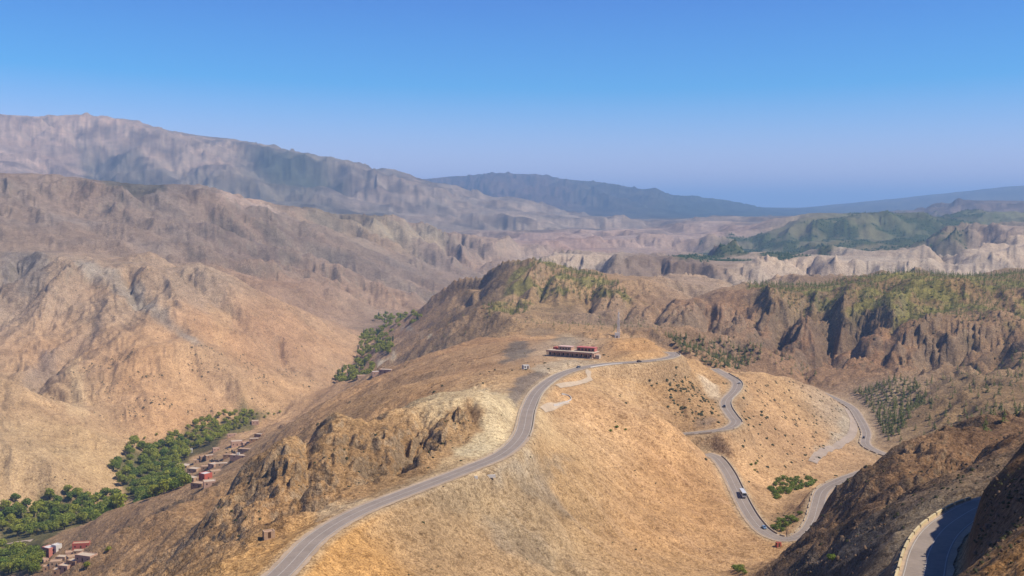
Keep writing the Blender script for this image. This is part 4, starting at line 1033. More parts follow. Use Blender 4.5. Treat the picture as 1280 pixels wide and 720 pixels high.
house('house', 319, 529, 10, 8, 3.5, R(15), M_ROSE, M_PALE, 'reddish house with pale roof at the upper end of the trees', nwin=2)
MUDL = ['mud house between the long compound and the red cube house', 'rose tinged mud house just behind the bright red cube house', 'rose walled mud house right of the red cube, turned sideways', 'mud house at the orchard edge behind the tall brown one',
 'pale roofed mud house beside the tall brown house, right side', 'narrow mud house below the wide rose house', 'long low mud house in front of the white upright hut', 'small brown mud house just left of the white upright hut', 'long brown terrace house right of the white upright hut', 'very low brown house at the end of the terrace wall',
 'small pale roofed house far right below the cliff', 'brown house right of the wide rose house', 'brown house left of and below the red cube house', 'lowest brown house of the upper village, near the gully', 'rose tinged house in front of the red cube house', 'brown house on open ground right of the red cube', 'rightmost low house under the rock crest', 'brown terrace house behind the wide rose house', 'small brown house at the corner of the dark grove']
for i, (px, py, w, d, h, r) in enumerate([(243, 589, 9, 7, 3.2, -20), (258, 586, 8, 6, 3, 10), (268, 583, 7, 7, 3, -35), (247, 578, 7, 6, 3.2, 15), (262, 572, 8, 5, 2.8, 35), (270, 563, 6, 5, 2.8, 25), (279, 582, 11, 5, 2.6, 12), (285, 571, 7, 5, 2.6, 0), (300, 572, 14, 5, 2.4, -12), (308, 564, 12, 5, 2.4, -15), (318, 551, 8, 5, 2.6, 10), (308, 556, 7, 5, 2.6, 30), (241, 600, 8, 6, 3, -30), (249, 608, 8, 6, 3, -20), (262, 606, 7, 6, 3, 20), (270, 592, 8, 6, 3, 30), (324, 545, 7, 5, 2.4, -20), (290, 545, 9, 4, 2.4, 20), (234, 595, 7, 5, 2.6, 0)]):
    house('house', px, py, w * 1.3, d * 1.3, h, R(r), (M_MUD, M_MUD2, M_ROSE)[i % 3], (M_PALE, M_MUD)[i % 2], MUDL[i], G1, nwin=2)
house('house', 62, 693, 9, 8, 6.5, R(-30), M_PINK, M_WHITE, 'tall pink house with white roof at the left end of the lower village', storeys=2)
house('house', 102, 684, 13, 6, 3.6, R(10), M_RED, M_MUD, 'long low brick red house behind the lower village roofs', nwin=3)
house('house', 108, 700, 12, 7, 3.5, R(-20), M_ROSE, M_PALE, 'dusky rose house in shade at the right end of the lower village', nwin=3)
house('house', 71, 688, 6, 6, 5, R(-30), M_WHITE, M_WHITE, 'cream house joined behind the tall pink one', nwin=1)
MUDM = ['mud house just right of the tall pink house', 'rose tinged mud house in front of the long red house', 'brown mud house below the dusky rose house', 'mud house in front of the tall pink house', 'rose tinged mud house in the middle of the lower village', 'brown house at the left foot of the lower village', 'small mud house under the long red house', 'small rose tinged house left of the lower village by the trees', 'lowest brown house of the lower village', 'small angled mud house between the pink and rose houses']
for i, (px, py, w, d, h, r) in enumerate([(78, 700, 8, 6, 3, -10), (88, 695, 7, 6, 3.4, 20), (93, 706, 8, 6, 3, -25), (70, 706, 8, 6, 3, 10), (82, 712, 7, 6, 3, -15), (60, 712, 7, 6, 3, 25), (98, 692, 7, 5, 2.6, 5), (55, 703, 6, 5, 3, -30), (74, 717, 7, 6, 3, 10), (90, 700, 6, 5, 2.6, 40)]):
    house('house', px, py, w, d, h, R(r), (M_MUD, M_ROSE, M_MUD2)[i % 3], (M_PALE, M_MUD)[i % 2], MUDM[i], G2, nwin=2)
YB = lambda px, py, Y: (a_of(px, py) * Y, Y, grid_z(a_of(px, py) * Y, Y))
house('house', 471, 469, 11, 8, 4, R(15), M_ROSE, M_WHITE, 'pale pink house with white front at the upstream grove', nwin=2, base=hit(470, 468))
house('house', 486, 469.5, 14, 8, 3.5, R(-15), M_ROSE, M_PALE, 'long pink roofed house right of the pale one at the upstream grove', nwin=3, base=hit(483, 466))
house('house', 455, 466, 14, 9, 3.5, R(20), M_MUD, M_MUD, 'mud house half hidden among the upstream trees', nwin=2, base=hit(452, 472))
house('shed', 336, 671, 4.2, 3.0, 2.0, R(25), M_MUD, M_ROSE, 'small shed with dusty pink roof below the lower bend of the ridge road', nwin=1, cat='shed')
house('kiosk', 657, 461, 4.5, 3.2, 2.4, R(25), M_WHITE, M_WHITE, 'small white roofed kiosk on the terrace above the cliff edge', nwin=2, cat='kiosk')
house('hut', 771, 422.5, 3.6, 3.6, 4.2, R(0), M_WHITE, M_WHITE, 'white equipment hut at the foot of the lattice mast', nwin=1, cat='hut')
house('stall', 973, 683, 2.8, 2.0, 1.9, R(20), M_RED, M_WOOD, 'tiny red stall beside the bottom bend of the road', nwin=1, cat='stall')

# dry stone terrace walls between the houses
M_STONE = world_surf('dry_stone', (178, 146, 114), .3, 1.5)
for (pix, lab) in [([(262, 577), (275, 579), (292, 577)], 'curved terrace wall below the white upright hut'), ([(284, 565), (295, 567), (305, 566)], 'long brown terrace wall at the right of the upper village'),
                   ([(233, 590), (240, 596), (252, 592)], 'yard wall beside the bright pink red cube house'), ([(298, 560), (306, 558), (314, 554)], 'short terrace wall behind the wide rose house'), ([(66, 700), (80, 706), (92, 702)], 'yard wall across the lower village')]:
    p_ = catmull([hit(*q) for q in pix], 2.0)
    p_[:, 2] = [grid_z(x, y) for x, y in p_[:, :2]]
    wall_strip(p_, 0, 1.5, .7, 0, len(p_) - 1, 'terrace_wall', lab, mat=M_STONE, blocks=(4, 0))

# the long roadside building
def roadside_building():
    ang = math.atan2(868 - 886, 65.2 - 29.7)
    root = empty('roadside_cafe', (47.5, 879.5, -120.9), ang)
    W, D, Hh = 40.0, 11.0, 3.9
    HOUSE_SPOTS.append((47.5, 882, 22))
    w = MB(); w.box(-W / 2, .0, -2, W / 2, D, Hh - .02); w.build('wall', M_ROSE, root)
    MB().box(-W / 2 - .4, -3.4, Hh, W / 2 + .4, D + .3, Hh + .45).build('roof', M_PALE, root)
    MB().box(-W / 2 - .4, -3.6, Hh - .55, W / 2 + .4, -3.38, Hh + .75).build('fascia', M_ROSE, root)
    MB().box(-W / 2, -3.4, -1.5, W / 2, 0, .12).build('terrace_floor', M_PALE, root)
    for i in range(11):
        x = -W / 2 + .3 + i * (W - .6) / 10
        MB().box(x - .28, -3.3, .12, x + .28, -2.75, Hh - .55).build('pillar', M_ROSE, root)
    for i in range(10):
        x = -W / 2 + .3 + (i + .5) * (W - .6) / 10
        if i in (2, 5, 8): MB().box(x - .8, -.06, .12, x + .8, .02, 2.5).build('door', M_WOOD, root)
        else: MB().box(x - 1.1, -.06, .9, x + 1.1, .02, 2.5).build('window', M_DARK, root)
    ub = MB().box(-13, 4, Hh + .45, -1.5, D - .2, Hh + 3.2).build('upper_floor', M_ROSE, root)
    MB().box(-13.3, 3.6, Hh + 3.2, -1.2, D + .1, Hh + 3.5).build('roof', surf('pink_white_roof', (240, 200, 180), .9, .08, .6), ub)
    for x in (-11, -8.5, -6, -3.5): MB().box(x - .6, 3.92, Hh + 1.2, x + .6, 4.02, Hh + 2.5).build('window', M_DARK, ub)
    u2 = MB().box(3, 5, Hh + .45, 18.5, D - .2, Hh + 3.4).build('upper_floor', M_PINK, root)
    MB().box(2.7, 4.6, Hh + 3.4, 18.8, D + .1, Hh + 3.7).build('roof', surf('pink_roof', (226, 130, 122), .9, .08, .6), u2)
    for x in (5, 8, 11, 14, 17): MB().box(x - .9, 4.92, Hh + .8, x + .9, 5.02, Hh + 2.7).build('window', M_DARK, u2)
    MB().box(-18.5, 6, Hh + .45, -15, D - .4, Hh + 2.2).build('stair_head', M_RED, root)
    MB().box(W / 2 + 1.5, -1, -1, W / 2 + 5, 3, 2.6).build('side_room', M_PALE, root)
    tag(root, 'long low roadside building with dark pillared front and pink upper rooms on the ridge', 'building')
roadside_building()

# lattice mast
def mast():
    b0 = hit(773, 422); b0 = (b0[0], b0[1], b0[2])
    root = empty('lattice_mast', b0); Hm = 29.0
    leg = lambda z: 1.15 * (1 - z / Hm) + .28
    for sx, sy in ((-1, -1), (1, -1), (1, 1), (-1, 1)):
        MB().cyl((sx * leg(0), sy * leg(0), -1), (sx * leg(Hm), sy * leg(Hm), Hm), .28, .22, 5).build('leg', M_STEEL, root)
    br = MB(); n = 12
    for i in range(n):
        z0, z1 = Hm * i / n, Hm * (i + 1) / n; a, c = leg(z0), leg(z1)
        for (x0, y0, x1, y1) in ((-1, -1, 1, -1), (1, -1, 1, 1), (1, 1, -1, 1), (-1, 1, -1, -1)):
            br.cyl((x0 * a, y0 * a, z0), (x1 * c, y1 * c, z1), .13, .13, 4); br.cyl((x0 * c, y0 * c, z1), (x1 * c, y1 * c, z1), .12, .12, 4)
    br.build('bracing', M_STEEL, root)
    for k, (z, a) in enumerate(((27, .4), (25, 2.4), (22, 4.3))):
        MB().cyl((math.cos(a) * .6, math.sin(a) * .6, z), (math.cos(a) * 1.1, math.sin(a) * 1.1, z), .75, .65, 12).build('dish', M_WHITE, root)
    MB().cyl((0, 0, Hm), (0, 0, Hm + 4), .09, .04, 5).build('aerial', M_STEEL, root)
    tag(root, 'tall pale lattice mast rising behind the knoll beside the road', 'mast')
mast()

# ------------------------------------------------------------------ vehicles
M_GLASS = surf('vehicle_glass', (40, 44, 50), .12, .05, 2, .5)
M_TYRE = surf('tyre_rubber', (38, 36, 35), .9, .1, 3)
M_LAMP = surf('lamp_glass', (235, 230, 220), .2, .05, 3, .5)
M_TAIL = surf('tail_lamp', (170, 30, 25), .3, .05, 3, .5)
def road_pose(key, px, py, z, side):
    p = ROADS[key]['pts']; i = nearest(key, px, py, z); i = min(max(i, 1), len(p) - 2)
    n = smooth_frame(p)[i]; d = p[i + 1] - p[i - 1]
    return (p[i, 0] + n[0] * side, p[i, 1] + n[1] * side, p[i, 2] + .07), math.atan2(d[1], d[0])
def vehicle(name, pose, L_, W_, prof, cabin, paint, label, cat, flip=False, wr=.33, axles=(-.3, .31)):
    loc, rz = pose
    root = empty(name, loc, rz + (math.pi if flip else 0))
    def prism_x(pf, y0, y1, nm, mat, par=root):
        k = len(pf); v = [(x, y0, z) for x, z in pf] + [(x, y1, z) for x, z in pf]
        f = [(i, (i + 1) % k, k + (i + 1) % k, k + i) for i in range(k)] + [tuple(range(k - 1, -1, -1)), tuple(range(k, 2 * k))]
        return mesh_obj(nm, v, f, mat, par)
    body = prism_x(prof, -W_ / 2, W_ / 2, 'body', paint)
    for s_ in (-1, 1):
        y = s_ * (W_ / 2 + .012)
        for (x0, x1, x2, x3, z0, z1) in cabin['side']:
            mesh_obj('side_window', [(x0, y, z0), (x1, y, z0), (x2, y, z1), (x3, y, z1), (x0, y - s_ * .03, z0), (x1, y - s_ * .03, z0), (x2, y - s_ * .03, z1), (x3, y - s_ * .03, z1)],
                     [(0, 1, 2, 3), (7, 6, 5, 4), (0, 4, 5, 1), (1, 5, 6, 2), (2, 6, 7, 3), (3, 7, 4, 0)], M_GLASS, root)
        for ax in axles:
            wv = MB().cyl((ax * L_, s_ * (W_ / 2 - .2), wr), (ax * L_, s_ * (W_ / 2 + .03), wr), wr, wr, 14).build('wheel', M_TYRE, root)
            MB().cyl((ax * L_, s_ * (W_ / 2 + .03), wr), (ax * L_, s_ * (W_ / 2 + .05), wr), wr * .55, wr * .5, 10).build('rim', M_STEEL, wv)
        MB().box(L_ / 2 - .05, s_ * W_ * .36 - .16, .62, L_ / 2 + .03, s_ * W_ * .36 + .16, .8).build('headlight', M_LAMP, root)
        MB().box(-L_ / 2 - .03, s_ * W_ * .38 - .12, .7, -L_ / 2 + .05, s_ * W_ * .38 + .12, .92).build('tail_light', M_TAIL, root)
    for (nm, (xa, za, xb, zb)) in cabin['screens'].items():
        d = Vector((xb - xa, 0, zb - za)); nrm = Vector((-d.z, 0, d.x)).normalized() * .02
        if nm == 'windscreen': nrm = -nrm
        y = W_ * .42; v = []
        for off in (-nrm, nrm):
            v += [(xa + off.x, -y, za + off.z), (xa + off.x, y, za + off.z), (xb + off.x, y * .92, zb + off.z), (xb + off.x, -y * .92, zb + off.z)]
        mesh_obj(nm, v, [(0, 1, 2, 3), (7, 6, 5, 4), (0, 4, 5, 1), (1, 5, 6, 2), (2, 6, 7, 3), (3, 7, 4, 0)], M_GLASS, root)
    tag(root, label, cat)
CAR_PROF = [(-2.1, .3), (2.1, .3), (2.15, .62), (2.0, .82), (1.0, .95), (.35, 1.45), (-1.2, 1.48), (-1.8, 1.0), (-2.1, .92)]
CAR_CAB = dict(side=[(-1.55, -.35, -.35, -1.15, .98, 1.38), (-.25, .75, .3, -.25, .98, 1.38)], screens={'windscreen': (.98, .97, .4, 1.42), 'rear_window': (-1.76, 1.04, -1.25, 1.44)})
CAR_GREY, CAR_WHITE, CAR_BLUE, CAR_BLACK = surf('grey_paint', (120, 122, 126), .3, .05, 2, .5), surf('white_paint', (238, 236, 230), .3, .03, 2, .5), surf('blue_grey_paint', (120, 150, 178), .3, .05, 2, .5), surf('dark_paint', (46, 42, 44), .3, .05, 2, .5)
vehicle('car', road_pose('main', 797, 452.5, -122, 1.8), 4.25, 1.75, CAR_PROF, CAR_CAB, CAR_BLACK, 'dark car on the ridge road right of the roadside building', 'car')
vehicle('car', road_pose('main', 729, 460, -121, -1.8), 4.25, 1.75, CAR_PROF, CAR_CAB, CAR_GREY, 'dark grey car just in front of the long roadside building', 'car', True)
vehicle('car', road_pose('upper', 921, 479, -152, -1.8), 4.25, 1.75, CAR_PROF, CAR_CAB, CAR_WHITE, 'white car on the upper bend below the ridge', 'car', True)
vehicle('car', road_pose('upper', 909, 509, -158, 1.6), 4.25, 1.75, CAR_PROF, CAR_CAB, CAR_BLACK, 'dark car halfway down the S bend behind the white car', 'car')
vehicle('car', road_pose('lower', 951, 661, -190, -1.8), 4.25, 1.75, CAR_PROF, CAR_CAB, CAR_BLUE, 'blue grey car at the bottom of the lower hairpin ahead of the bus', 'car')
vehicle('car', road_pose('side', 1079, 548, -207, 1.8), 4.25, 1.75, CAR_PROF, CAR_CAB, CAR_BLACK, 'dark car on the road bend beside the pines at far right', 'car')
BUS_PROF = [(-5.9, .35), (5.9, .35), (6.0, 1.0), (5.75, 3.2), (5.5, 3.35), (-5.85, 3.35), (-6.0, 3.1), (-6.0, .7)]
bus_sides = [(x, x + 1.5, x + 1.5, x, 1.65, 2.75) for x in np.arange(-5.4, 4.6, 1.65)]
vehicle('bus', road_pose('lower', 929, 621, -186, -2.0), 12.0, 2.5, BUS_PROF, dict(side=bus_sides, screens={'windscreen': (5.96, 1.5, 5.78, 2.95), 'rear_window': (-6.0, 1.9, -6.0, 2.8)}), CAR_WHITE, 'white coach driving down the long straight above the lower hairpin', 'bus', False, .5, (-.28, .33))

for (px, py, L_, lab) in ((595, 597.5, 1.6, 'small white concrete block at the edge of the pull off'), (612, 596, 5.5, 'long white concrete block lying at the edge of the pull off')):
    b0 = hit(px, py)
    o = MB().box(-L_ / 2, -.5, -.4, L_ / 2, .5, .9, .12).build('concrete_block', M_WHITE); o.location = b0; o.rotation_euler = (0, 0, .2); tag(o, lab, 'block')
# ------------------------------------------------------------------ trees
used = {}
bl = [make_broadleaf(k) for k in range(4)]
po = [make_poplar(k) for k in range(2)]
rgt = np.random.default_rng(5)
GT = 'broadleaf trees of the valley orchards'
groves = [
 ([(138, 585), (150, 568), (180, 560), (206, 552), (236, 553), (232, 575), (228, 590), (236, 606), (190, 624), (160, 624), (152, 606)], 8.6, 170, 1.25, 1.9, 'dark green tree in the dense grove'),
 ([(205, 556), (225, 540), (262, 522), (300, 518), (316, 520), (312, 530), (290, 540), (262, 556), (240, 562)], 8.5, 70, 1.0, 1.5, 'green tree in the orchard strip above the village'),
 ([(314, 520), (352, 514), (350, 520), (318, 528)], 11, 10, .5, .8, 'small green tree at the thin upper tip of the orchard strip'),
 ([(178, 545), (215, 542), (212, 550), (180, 550)], 12, 10, .5, .8, 'low pale green tree at the foot of the dotted slope'),
 ([(0, 632), (50, 632), (108, 622), (150, 624), (150, 636), (110, 652), (60, 668), (0, 664)], 8.6, 100, 1.2, 1.9, 'green tree in the lower valley wood'),
 ([(0, 688), (40, 690), (52, 700), (44, 719), (0, 719)], 8.0, 45, 1.1, 1.7, 'bright green tree in the bottom left corner'),
 ([(100, 712), (112, 704), (124, 696), (140, 686), (146, 684), (130, 700), (112, 712)], 7, 10, .5, .8, 'small tree in the gully right of the lower village'),
]
for pix, sp, nm, s0, s1, lab in groves:
    pp = scatter_pts(pix, sp, nm, rgt)
    for lb, sub in split_labels(pp, lab): place(bl, sub, rgt, s0, s1, lb, 'tree', GT, used, 'b')
UPV = [([(416, 480), (428, 462), (448, 452), (468, 452), (462, 468), (440, 478)], 6.5, 60, 6, 'tree in the upstream grove beside the pink roofed houses'),
       ([(446, 424), (462, 414), (486, 412), (494, 414), (486, 422), (460, 428)], 7, 46, 5, 'tree in the dark strip across the upper valley'),
       ([(470, 440), (480, 428), (492, 426), (490, 438), (482, 446)], 6.5, 40, 3, 'tree in the rounded clump below the valley track'),
       ([(468, 400), (482, 392), (510, 394), (506, 404), (480, 405)], 8, 46, 6, 'distant tree at the head of the valley'),
       ([(440, 452), (470, 436), (480, 428), (470, 424), (450, 432)], 9, 26, 3, 'pale tree on the valley floor between the two groves'),
       ([(508, 396), (524, 390), (526, 400), (512, 404)], 9, 14, 2, 'dark tree in the clump under the brown hillside')]
for pix, sp, nm, npo, lab in UPV:
    pp = scatter_pts(pix, sp, nm, rgt)
    place(po, pp[:npo], rgt, 1.0, 1.5, 'tall narrow poplar ' + lab[lab.index('tree') + 5:], 'tree', 'poplars of the upper valley', used, 'p')
    place(bl, pp[npo:], rgt, 1.1, 1.7, 'round ' + lab, 'tree', 'broadleaf trees of the upper valley', used, 'b')
BL_WAIT.sort(key=lambda q: -q[1] / q[0][1])
for p, sc, lab, grp in BL_WAIT[:300]: place(bl, [p], rgt, sc, sc * 1.001, lab, 'tree', grp, used, 'b', True)
bv, bf = [], []
crowns = [[c for c in t.children if c.name.startswith('crown')][0].data for t in bl]
for n_, (p, sc, lab, grp) in enumerate(BL_WAIT[300:]):
    me = crowns[n_ % 4]; a_ = rgt.uniform(0, 6.28); V = np.array([v.co[:] for v in me.vertices]); nf = 300
    V = V[:nf * 4]; c_, s2 = math.cos(a_), math.sin(a_); mid = np.repeat(V.reshape(-1, 4, 3).mean(1), 4, 0); V = mid + (V - mid) * 1.35
    W = np.stack([V[:, 0] * c_ - V[:, 1] * s2, V[:, 0] * s2 + V[:, 1] * c_, V[:, 2]], 1) * sc + np.array([p[0], p[1], p[2] - .4])
    i = len(bv); bv += [tuple(q) for q in W]; bf += [(i + 4 * k, i + 4 * k + 1, i + 4 * k + 2, i + 4 * k + 3) for k in range(nf)]
o = mesh_obj('orchard_foliage', bv, bf, M_LEAF); tag(o, 'smaller orchard trees filling the valley groves', None, None, 'stuff')
# bushes by the lower bends
def make_bush(k):
    rg = np.random.default_rng(300 + k)
    lob = [(rg.uniform(-1, 1), rg.uniform(-1, 1), rg.uniform(.6, 1.3), rg.uniform(.7, 1.2), rg.uniform(.6, 1.0)) for _ in range(5)]
    v, f = leaf_cloud(rg, lob, 260, .24); return mesh_obj('bush', v, f, M_BUSH)
bu = [make_bush(k) for k in range(3)]
for pix, sp, nm, s0, s1, lab in [([(962, 612), (972, 600), (990, 596), (1018, 600), (1022, 606), (1000, 612), (985, 618), (968, 624)], 3.2, 46, 1.0, 1.7, 'bright green bush in the thicket inside the lower hairpin'),
                            ([(962, 662), (975, 650), (1005, 640), (1008, 648), (990, 656), (970, 668)], 3.2, 22, .9, 1.5, 'green bush in the small thicket above the bottom bend'),
                            ([(914, 719), (918, 708), (932, 708), (932, 719)], 3.0, 5, .9, 1.5, 'lone green bush at the bottom edge on the orange slope'),
                            ([(936, 579), (946, 575), (950, 585), (940, 590)], 4.0, 4, .6, .9, 'dull bush on the slope above the bus road'),
                            ([(1036, 698), (1044, 698), (1044, 704), (1036, 704)], 2.5, 3, .7, 1.0, 'small bright bush on the dark scree slope'),
                            ([(762, 533), (784, 533), (784, 541), (762, 541)], 6.0, 3, .6, .9, 'small green bush alone on the big orange slope')]:
    place(bu, scatter_pts(pix, sp, nm, rgt), rgt, s0, s1, lab, 'bush', 'green bushes near the bends', used, 'u')

# pines: the largest in the picture one by one, the rest as one planting
pm = []
for k in range(4):
    v, f = pine_geo(np.random.default_rng(400 + k)); t = MB(); t.cyl((0, 0, -.6), (0, 0, 4.5), .14, .04, 5)
    nv = len(v); pm.append((v + t.v, f + [tuple(i + nv for i in q) for q in t.f], [0] * len(f) + [1] * len(t.f)))
PINES = [
 ([(832, 420), (850, 422), (900, 426), (950, 434), (972, 438), (950, 448), (925, 458), (905, 462), (875, 452), (850, 440)], 5.6, 420, 1.0, 1.7, 'pine in the planted grove on the saddle behind the ridge road'),
 ([(1066, 490), (1100, 480), (1145, 478), (1160, 495), (1140, 520), (1122, 545), (1105, 545), (1095, 520), (1080, 500)], 5.6, 380, .9, 1.6, 'pine on the slope right of the curving road'),
 ([(1105, 535), (1140, 530), (1160, 540), (1150, 552), (1108, 552)], 7, 40, .8, 1.3, 'short pine just below the curving road at right'),
 ([(1140, 480), (1280, 440), (1280, 520), (1230, 540), (1160, 530)], 13, 260, .8, 1.4, 'scattered pine on the brown slope at far right'),
 ([(925, 0, 1790), (1000, 0, 1820), (1100, 0, 1820), (1280, 0, 1850), (1440, 0, 1850), (1440, 0, 1500), (1280, 400), (1200, 405), (1180, 392), (1100, 392), (1040, 380), (960, 376)], 7.0, 2000, .8, 1.6, 'pine on the green topped hill at right'),
 ([(665, 0, 1930), (720, 0, 1920), (750, 0, 1850), (785, 367), (780, 380), (740, 376), (690, 370), (668, 362)], 7.5, 520, .8, 1.5, 'pine on the top of the central hill'),
 ([(600, 388), (640, 374), (664, 380), (655, 392), (612, 396)], 8, 150, .8, 1.4, 'pine on the near shoulder of the central hill'),
 ([(960, 448), (1010, 455), (1020, 470), (980, 466)], 10, 40, .7, 1.2, 'small pine at the foot of the right hill'),
 ([(640, 405), (780, 395), (840, 405), (860, 420), (760, 418), (690, 410)], 16, 140, .5, 1.0, 'small pine on the slope behind the knoll'),
 ([(520, 420), (600, 395), (640, 395), (600, 415), (540, 440)], 18, 110, .5, 1.0, 'small pine on the brown bank of the upper valley'),
]
allp = []
for pix, sp, nm, s0, s1, lab in PINES:
    for lb, sub in split_labels(scatter_pts(pix, sp, nm, rgt), lab):
        for p in sub: allp.append((p, rgt.uniform(s0, s1), lb))
allp.sort(key=lambda q: -q[1] / q[0][1])
pmesh = []
for k in range(4):
    me = bpy.data.meshes.new('pine_tree'); me.from_pydata(pm[k][0], [], pm[k][1]); me.materials.append(M_PINE); me.materials.append(M_BARK)
    me.polygons.foreach_set('material_index', np.array(pm[k][2], dtype=np.int32)); me.update(); pmesh.append(me)
rest_v, rest_f = [], []
for n_, (p, sc, lab) in enumerate(allp):
    if n_ < 300:
        o = bpy.data.objects.new('pine_tree', pmesh[n_ % 4]); C.objects.link(o)
        o.location = (p[0], p[1], p[2] - .2); o.scale = (sc, sc, sc); o.rotation_euler = (0, 0, rgt.uniform(0, 6.28))
        tag(o, lab, 'pine tree', 'planted pines on the hills')
    else:
        v, f, _ = pm[n_ % 4]; f = f[:46:2]; i = len(rest_v)
        A_ = np.array(v[:184]) * sc * 1.08 + np.array([p[0], p[1], p[2] - .2]); 
        rest_v += [tuple(q) for q in A_]; rest_f += [tuple(j + i for j in q) for q in f]
o = mesh_obj('pine_planting', rest_v, rest_f, M_PINE); tag(o, 'young pines covering the hilltops in loose rows', None, None, 'stuff')

# ------------------------------------------------------------------ scrub and stones strewn over the ground
dens = np.full((NL, NA), 0.0, np.float32)
cellA = YY * YY * np.gradient(av)[None] * np.gradient(Lv)[:, None]
clump = sstep(-.25, .35, fbm(XX, YY, 55, 3, off=81.0))
dens += .0016 * (YY < 3200) * clump
dots = pmask([(60, 470), (140, 440), (220, 430), (330, 450), (410, 470), (400, 490), (340, 512), (270, 525), (200, 548), (120, 520)], 6)
dens += dots * .014 * clump * clump
brown = np.maximum(pmask([(530, 395), (580, 362), (640, 336), (720, 340), (820, 370), (860, 380), (850, 425), (780, 410), (690, 405), (620, 400), (560, 425)], 6), pmask([(860, 385), (925, 368), (1100, 355), (1280, 350), (1280, 520), (1200, 540), (1130, 540), (1060, 480), (1000, 465), (900, 420)], 6))
dens += brown * .016 * clump * clump
dens += pmask([(805, 465), (850, 468), (880, 490), (905, 520), (870, 532), (850, 520), (830, 495)], 4) * .05
dens += pmask([(940, 640), (1010, 620), (1010, 660), (960, 668)], 4) * .02 + pmask([(900, 470), (1050, 500), (1050, 560), (990, 590), (930, 560)], 4) * .008
spur = pmask([(950, 715), (1040, 606), (1117, 574), (1237, 545), (1280, 530), (1280, 570), (1230, 600), (1180, 625), (1120, 650), (1060, 719)], 4)
dens += spur * .035 * clump
nearb = pmask([(1232, 612), (1262, 585), (1290, 575), (1290, 719), (1215, 719), (1225, 650)], 3)
dens += nearb * .35
dens += cliffs * .01
dens *= (dist_road > 2.0)
prob = np.clip(dens * cellA, 0, .8)
rs = np.random.default_rng(9)
ii, jj = np.nonzero(rs.random(prob.shape) < prob)
print('scrub', len(ii), int((YY[ii, jj] < 900).sum()))
if len(ii) > 100000:
    s_ = rs.choice(len(ii), 100000, replace=False); ii, jj = ii[s_], jj[s_]
def strew(name, ii, jj, size, mat, label, flat=.7, low=False):
    n = len(ii); x = XX[ii, jj]; y = YY[ii, jj]; z = ZZ[ii, jj]
    r = size(n, ii, jj)
    base = []
    for j in range(4): base.append((math.cos(j * 1.571), math.sin(j * 1.571), 0.0))
    base.append((.1, .05, 1.0))
    for j in range(4): base.append((math.cos(j * 1.571 + .78) * .72, math.sin(j * 1.571 + .78) * .72, .62))
    base = np.array(base)
    F = [(0, 1, 5), (1, 2, 6), (2, 3, 7), (3, 0, 8), (5, 1, 6), (6, 2, 7), (7, 3, 8), (8, 0, 5), (4, 5, 6), (4, 6, 7), (4, 7, 8), (4, 8, 5)]
    if low:      # far off: a five sided tuft
        base = np.array([(math.cos(j * 1.2566), math.sin(j * 1.2566), 0.0) for j in range(5)] + [(.1, .05, 1.0)]); F = [(j, (j + 1) % 5, 5) for j in range(5)]
    nb = len(base)
    V = base[None] * (1 + rs.normal(0, .22, (n, nb, 1)))
    ang = rs.uniform(0, 6.28, n); ca_, sa_ = np.cos(ang)[:, None], np.sin(ang)[:, None]
    vx = (V[:, :, 0] * ca_ - V[:, :, 1] * sa_) * r[:, None] + x[:, None] + rs.normal(0, 1, n)[:, None] * .3
    vy = (V[:, :, 0] * sa_ + V[:, :, 1] * ca_) * r[:, None] + y[:, None]
    vz = V[:, :, 2] * r[:, None] * flat + z[:, None] - .12 * r[:, None] * (1 + V[:, :, 2] * 0) - (V[:, :, 2] < .1) * r[:, None] * .3
    co = np.stack([vx, vy, vz], -1).reshape(-1, 3).astype(np.float32)
    fi = (np.array(F)[None] + (np.arange(n) * nb)[:, None, None]).reshape(-1).astype(np.int32)
    me = bpy.data.meshes.new(name); me.vertices.add(len(co)); me.vertices.foreach_set('co', co.ravel())
    me.loops.add(len(fi)); me.loops.foreach_set('vertex_index', fi)
    me.polygons.add(len(fi) // 3); me.polygons.foreach_set('loop_start', np.arange(0, len(fi), 3, dtype=np.int32))
    me.update(calc_edges=True); me.materials.append(mat)
    o = bpy.data.objects.new(name, me); C.objects.link(o); tag(o, label, None, None, 'stuff')
near_sz = lambda n, i, j: np.where(YY[i, j] < 300, rs.uniform(.15, .42, n), np.where(YY[i, j] < 700, rs.uniform(.4, .9, n), rs.uniform(.7, 1.8, n)))
nr_ = YY[ii, jj] < 900
strew('dry_scrub', ii[nr_], jj[nr_], near_sz, M_SCRUB, 'dry scrub and thorn cushions dotted over the near slopes')
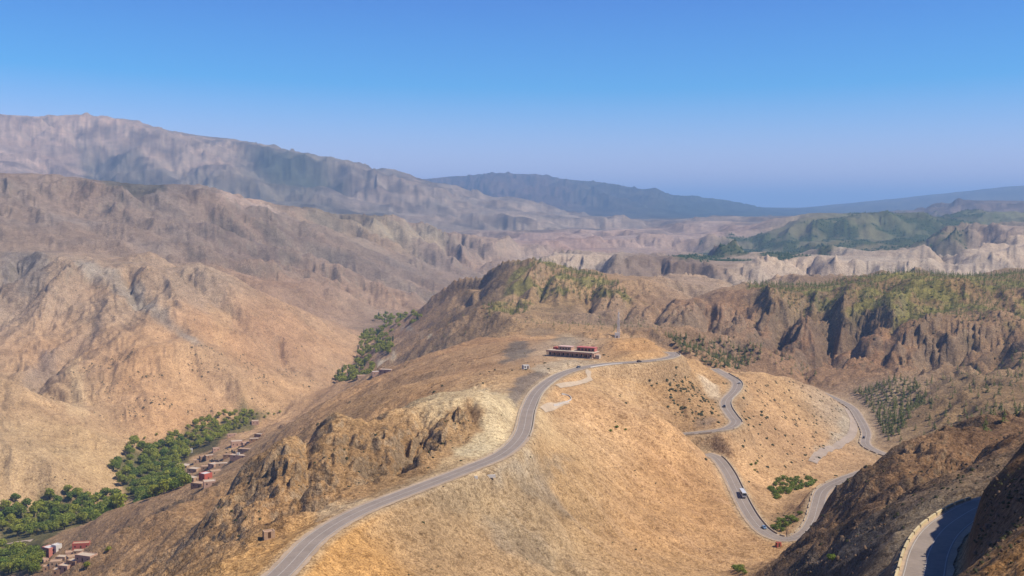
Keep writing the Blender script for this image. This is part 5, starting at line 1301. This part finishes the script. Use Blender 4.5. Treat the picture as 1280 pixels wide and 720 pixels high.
strew('dry_scrub', ii[~nr_], jj[~nr_], lambda n, i, j: rs.uniform(.8, 2.0, n) * (1 + .25 * dots[i, j]), M_SCRUB2, 'dark scrub dotted over the farther slopes', low=True)
# stones
sden = (.0015 * (YY < 1500) + spur * .02 + nearb * .08 + cliffs * .02 + pmask([(1110, 650), (1020, 680), (960, 712), (1060, 719), (1090, 700)], 4) * .08) * (dist_road > 1.0)
ii, jj = np.nonzero(rs.random(prob.shape) < np.clip(sden * cellA, 0, .6))
strew('stones', ii, jj, lambda n, i, j: rs.gamma(2.0, .13, n) + .12, world_surf('loose_stone', (132, 106, 82), .3, .4), 'loose stones and small boulders on the slopes', .9)
# wood on the far green mountain
ii, jj = np.nonzero(rs.random(prob.shape) < np.clip(kmask * sstep(-.1, .2, fbm(XX, YY, 160, 4, off=4.7)) * .006 * cellA, 0, .5))
strew('mountain_wood', ii, jj, lambda n, i, j: rs.uniform(3.0, 6.0, n), foliage_mat('far_pine_needles', (.035, .06, .02), (.05, .075, .025)), 'dark pine wood covering the green mountain', 1.2, low=True)
print('counts', len(allp), len(bpy.data.objects))
#OBJECTS_END

# ------------------------------------------------------------------ haze
def haze():
    me = bpy.data.meshes.new('haze'); bm = bmesh.new()
    bmesh.ops.create_cube(bm, size=1.0, matrix=Matrix.Translation((0, 54500, 185)) @ Matrix.Diagonal((160000, 110000, 1370, 1)))
    bm.to_mesh(me); bm.free()
    m = bpy.data.materials.new('haze'); m.use_nodes = True; nt = m.node_tree; nt.nodes.clear()
    v = nt.nodes.new('ShaderNodeVolumePrincipled'); o_ = nt.nodes.new('ShaderNodeOutputMaterial')
    v.inputs['Color'].default_value = (.42, .67, 1.0, 1); v.inputs['Density'].default_value = 6.2e-5; v.inputs['Anisotropy'].default_value = 0.0
    nt.links.new(v.outputs[0], o_.inputs['Volume'])
    me.materials.append(m)
    o = bpy.data.objects.new('haze', me); o['kind'] = 'stuff'; o['label'] = 'thin blue haze over the far mountains'; C.objects.link(o)
haze()
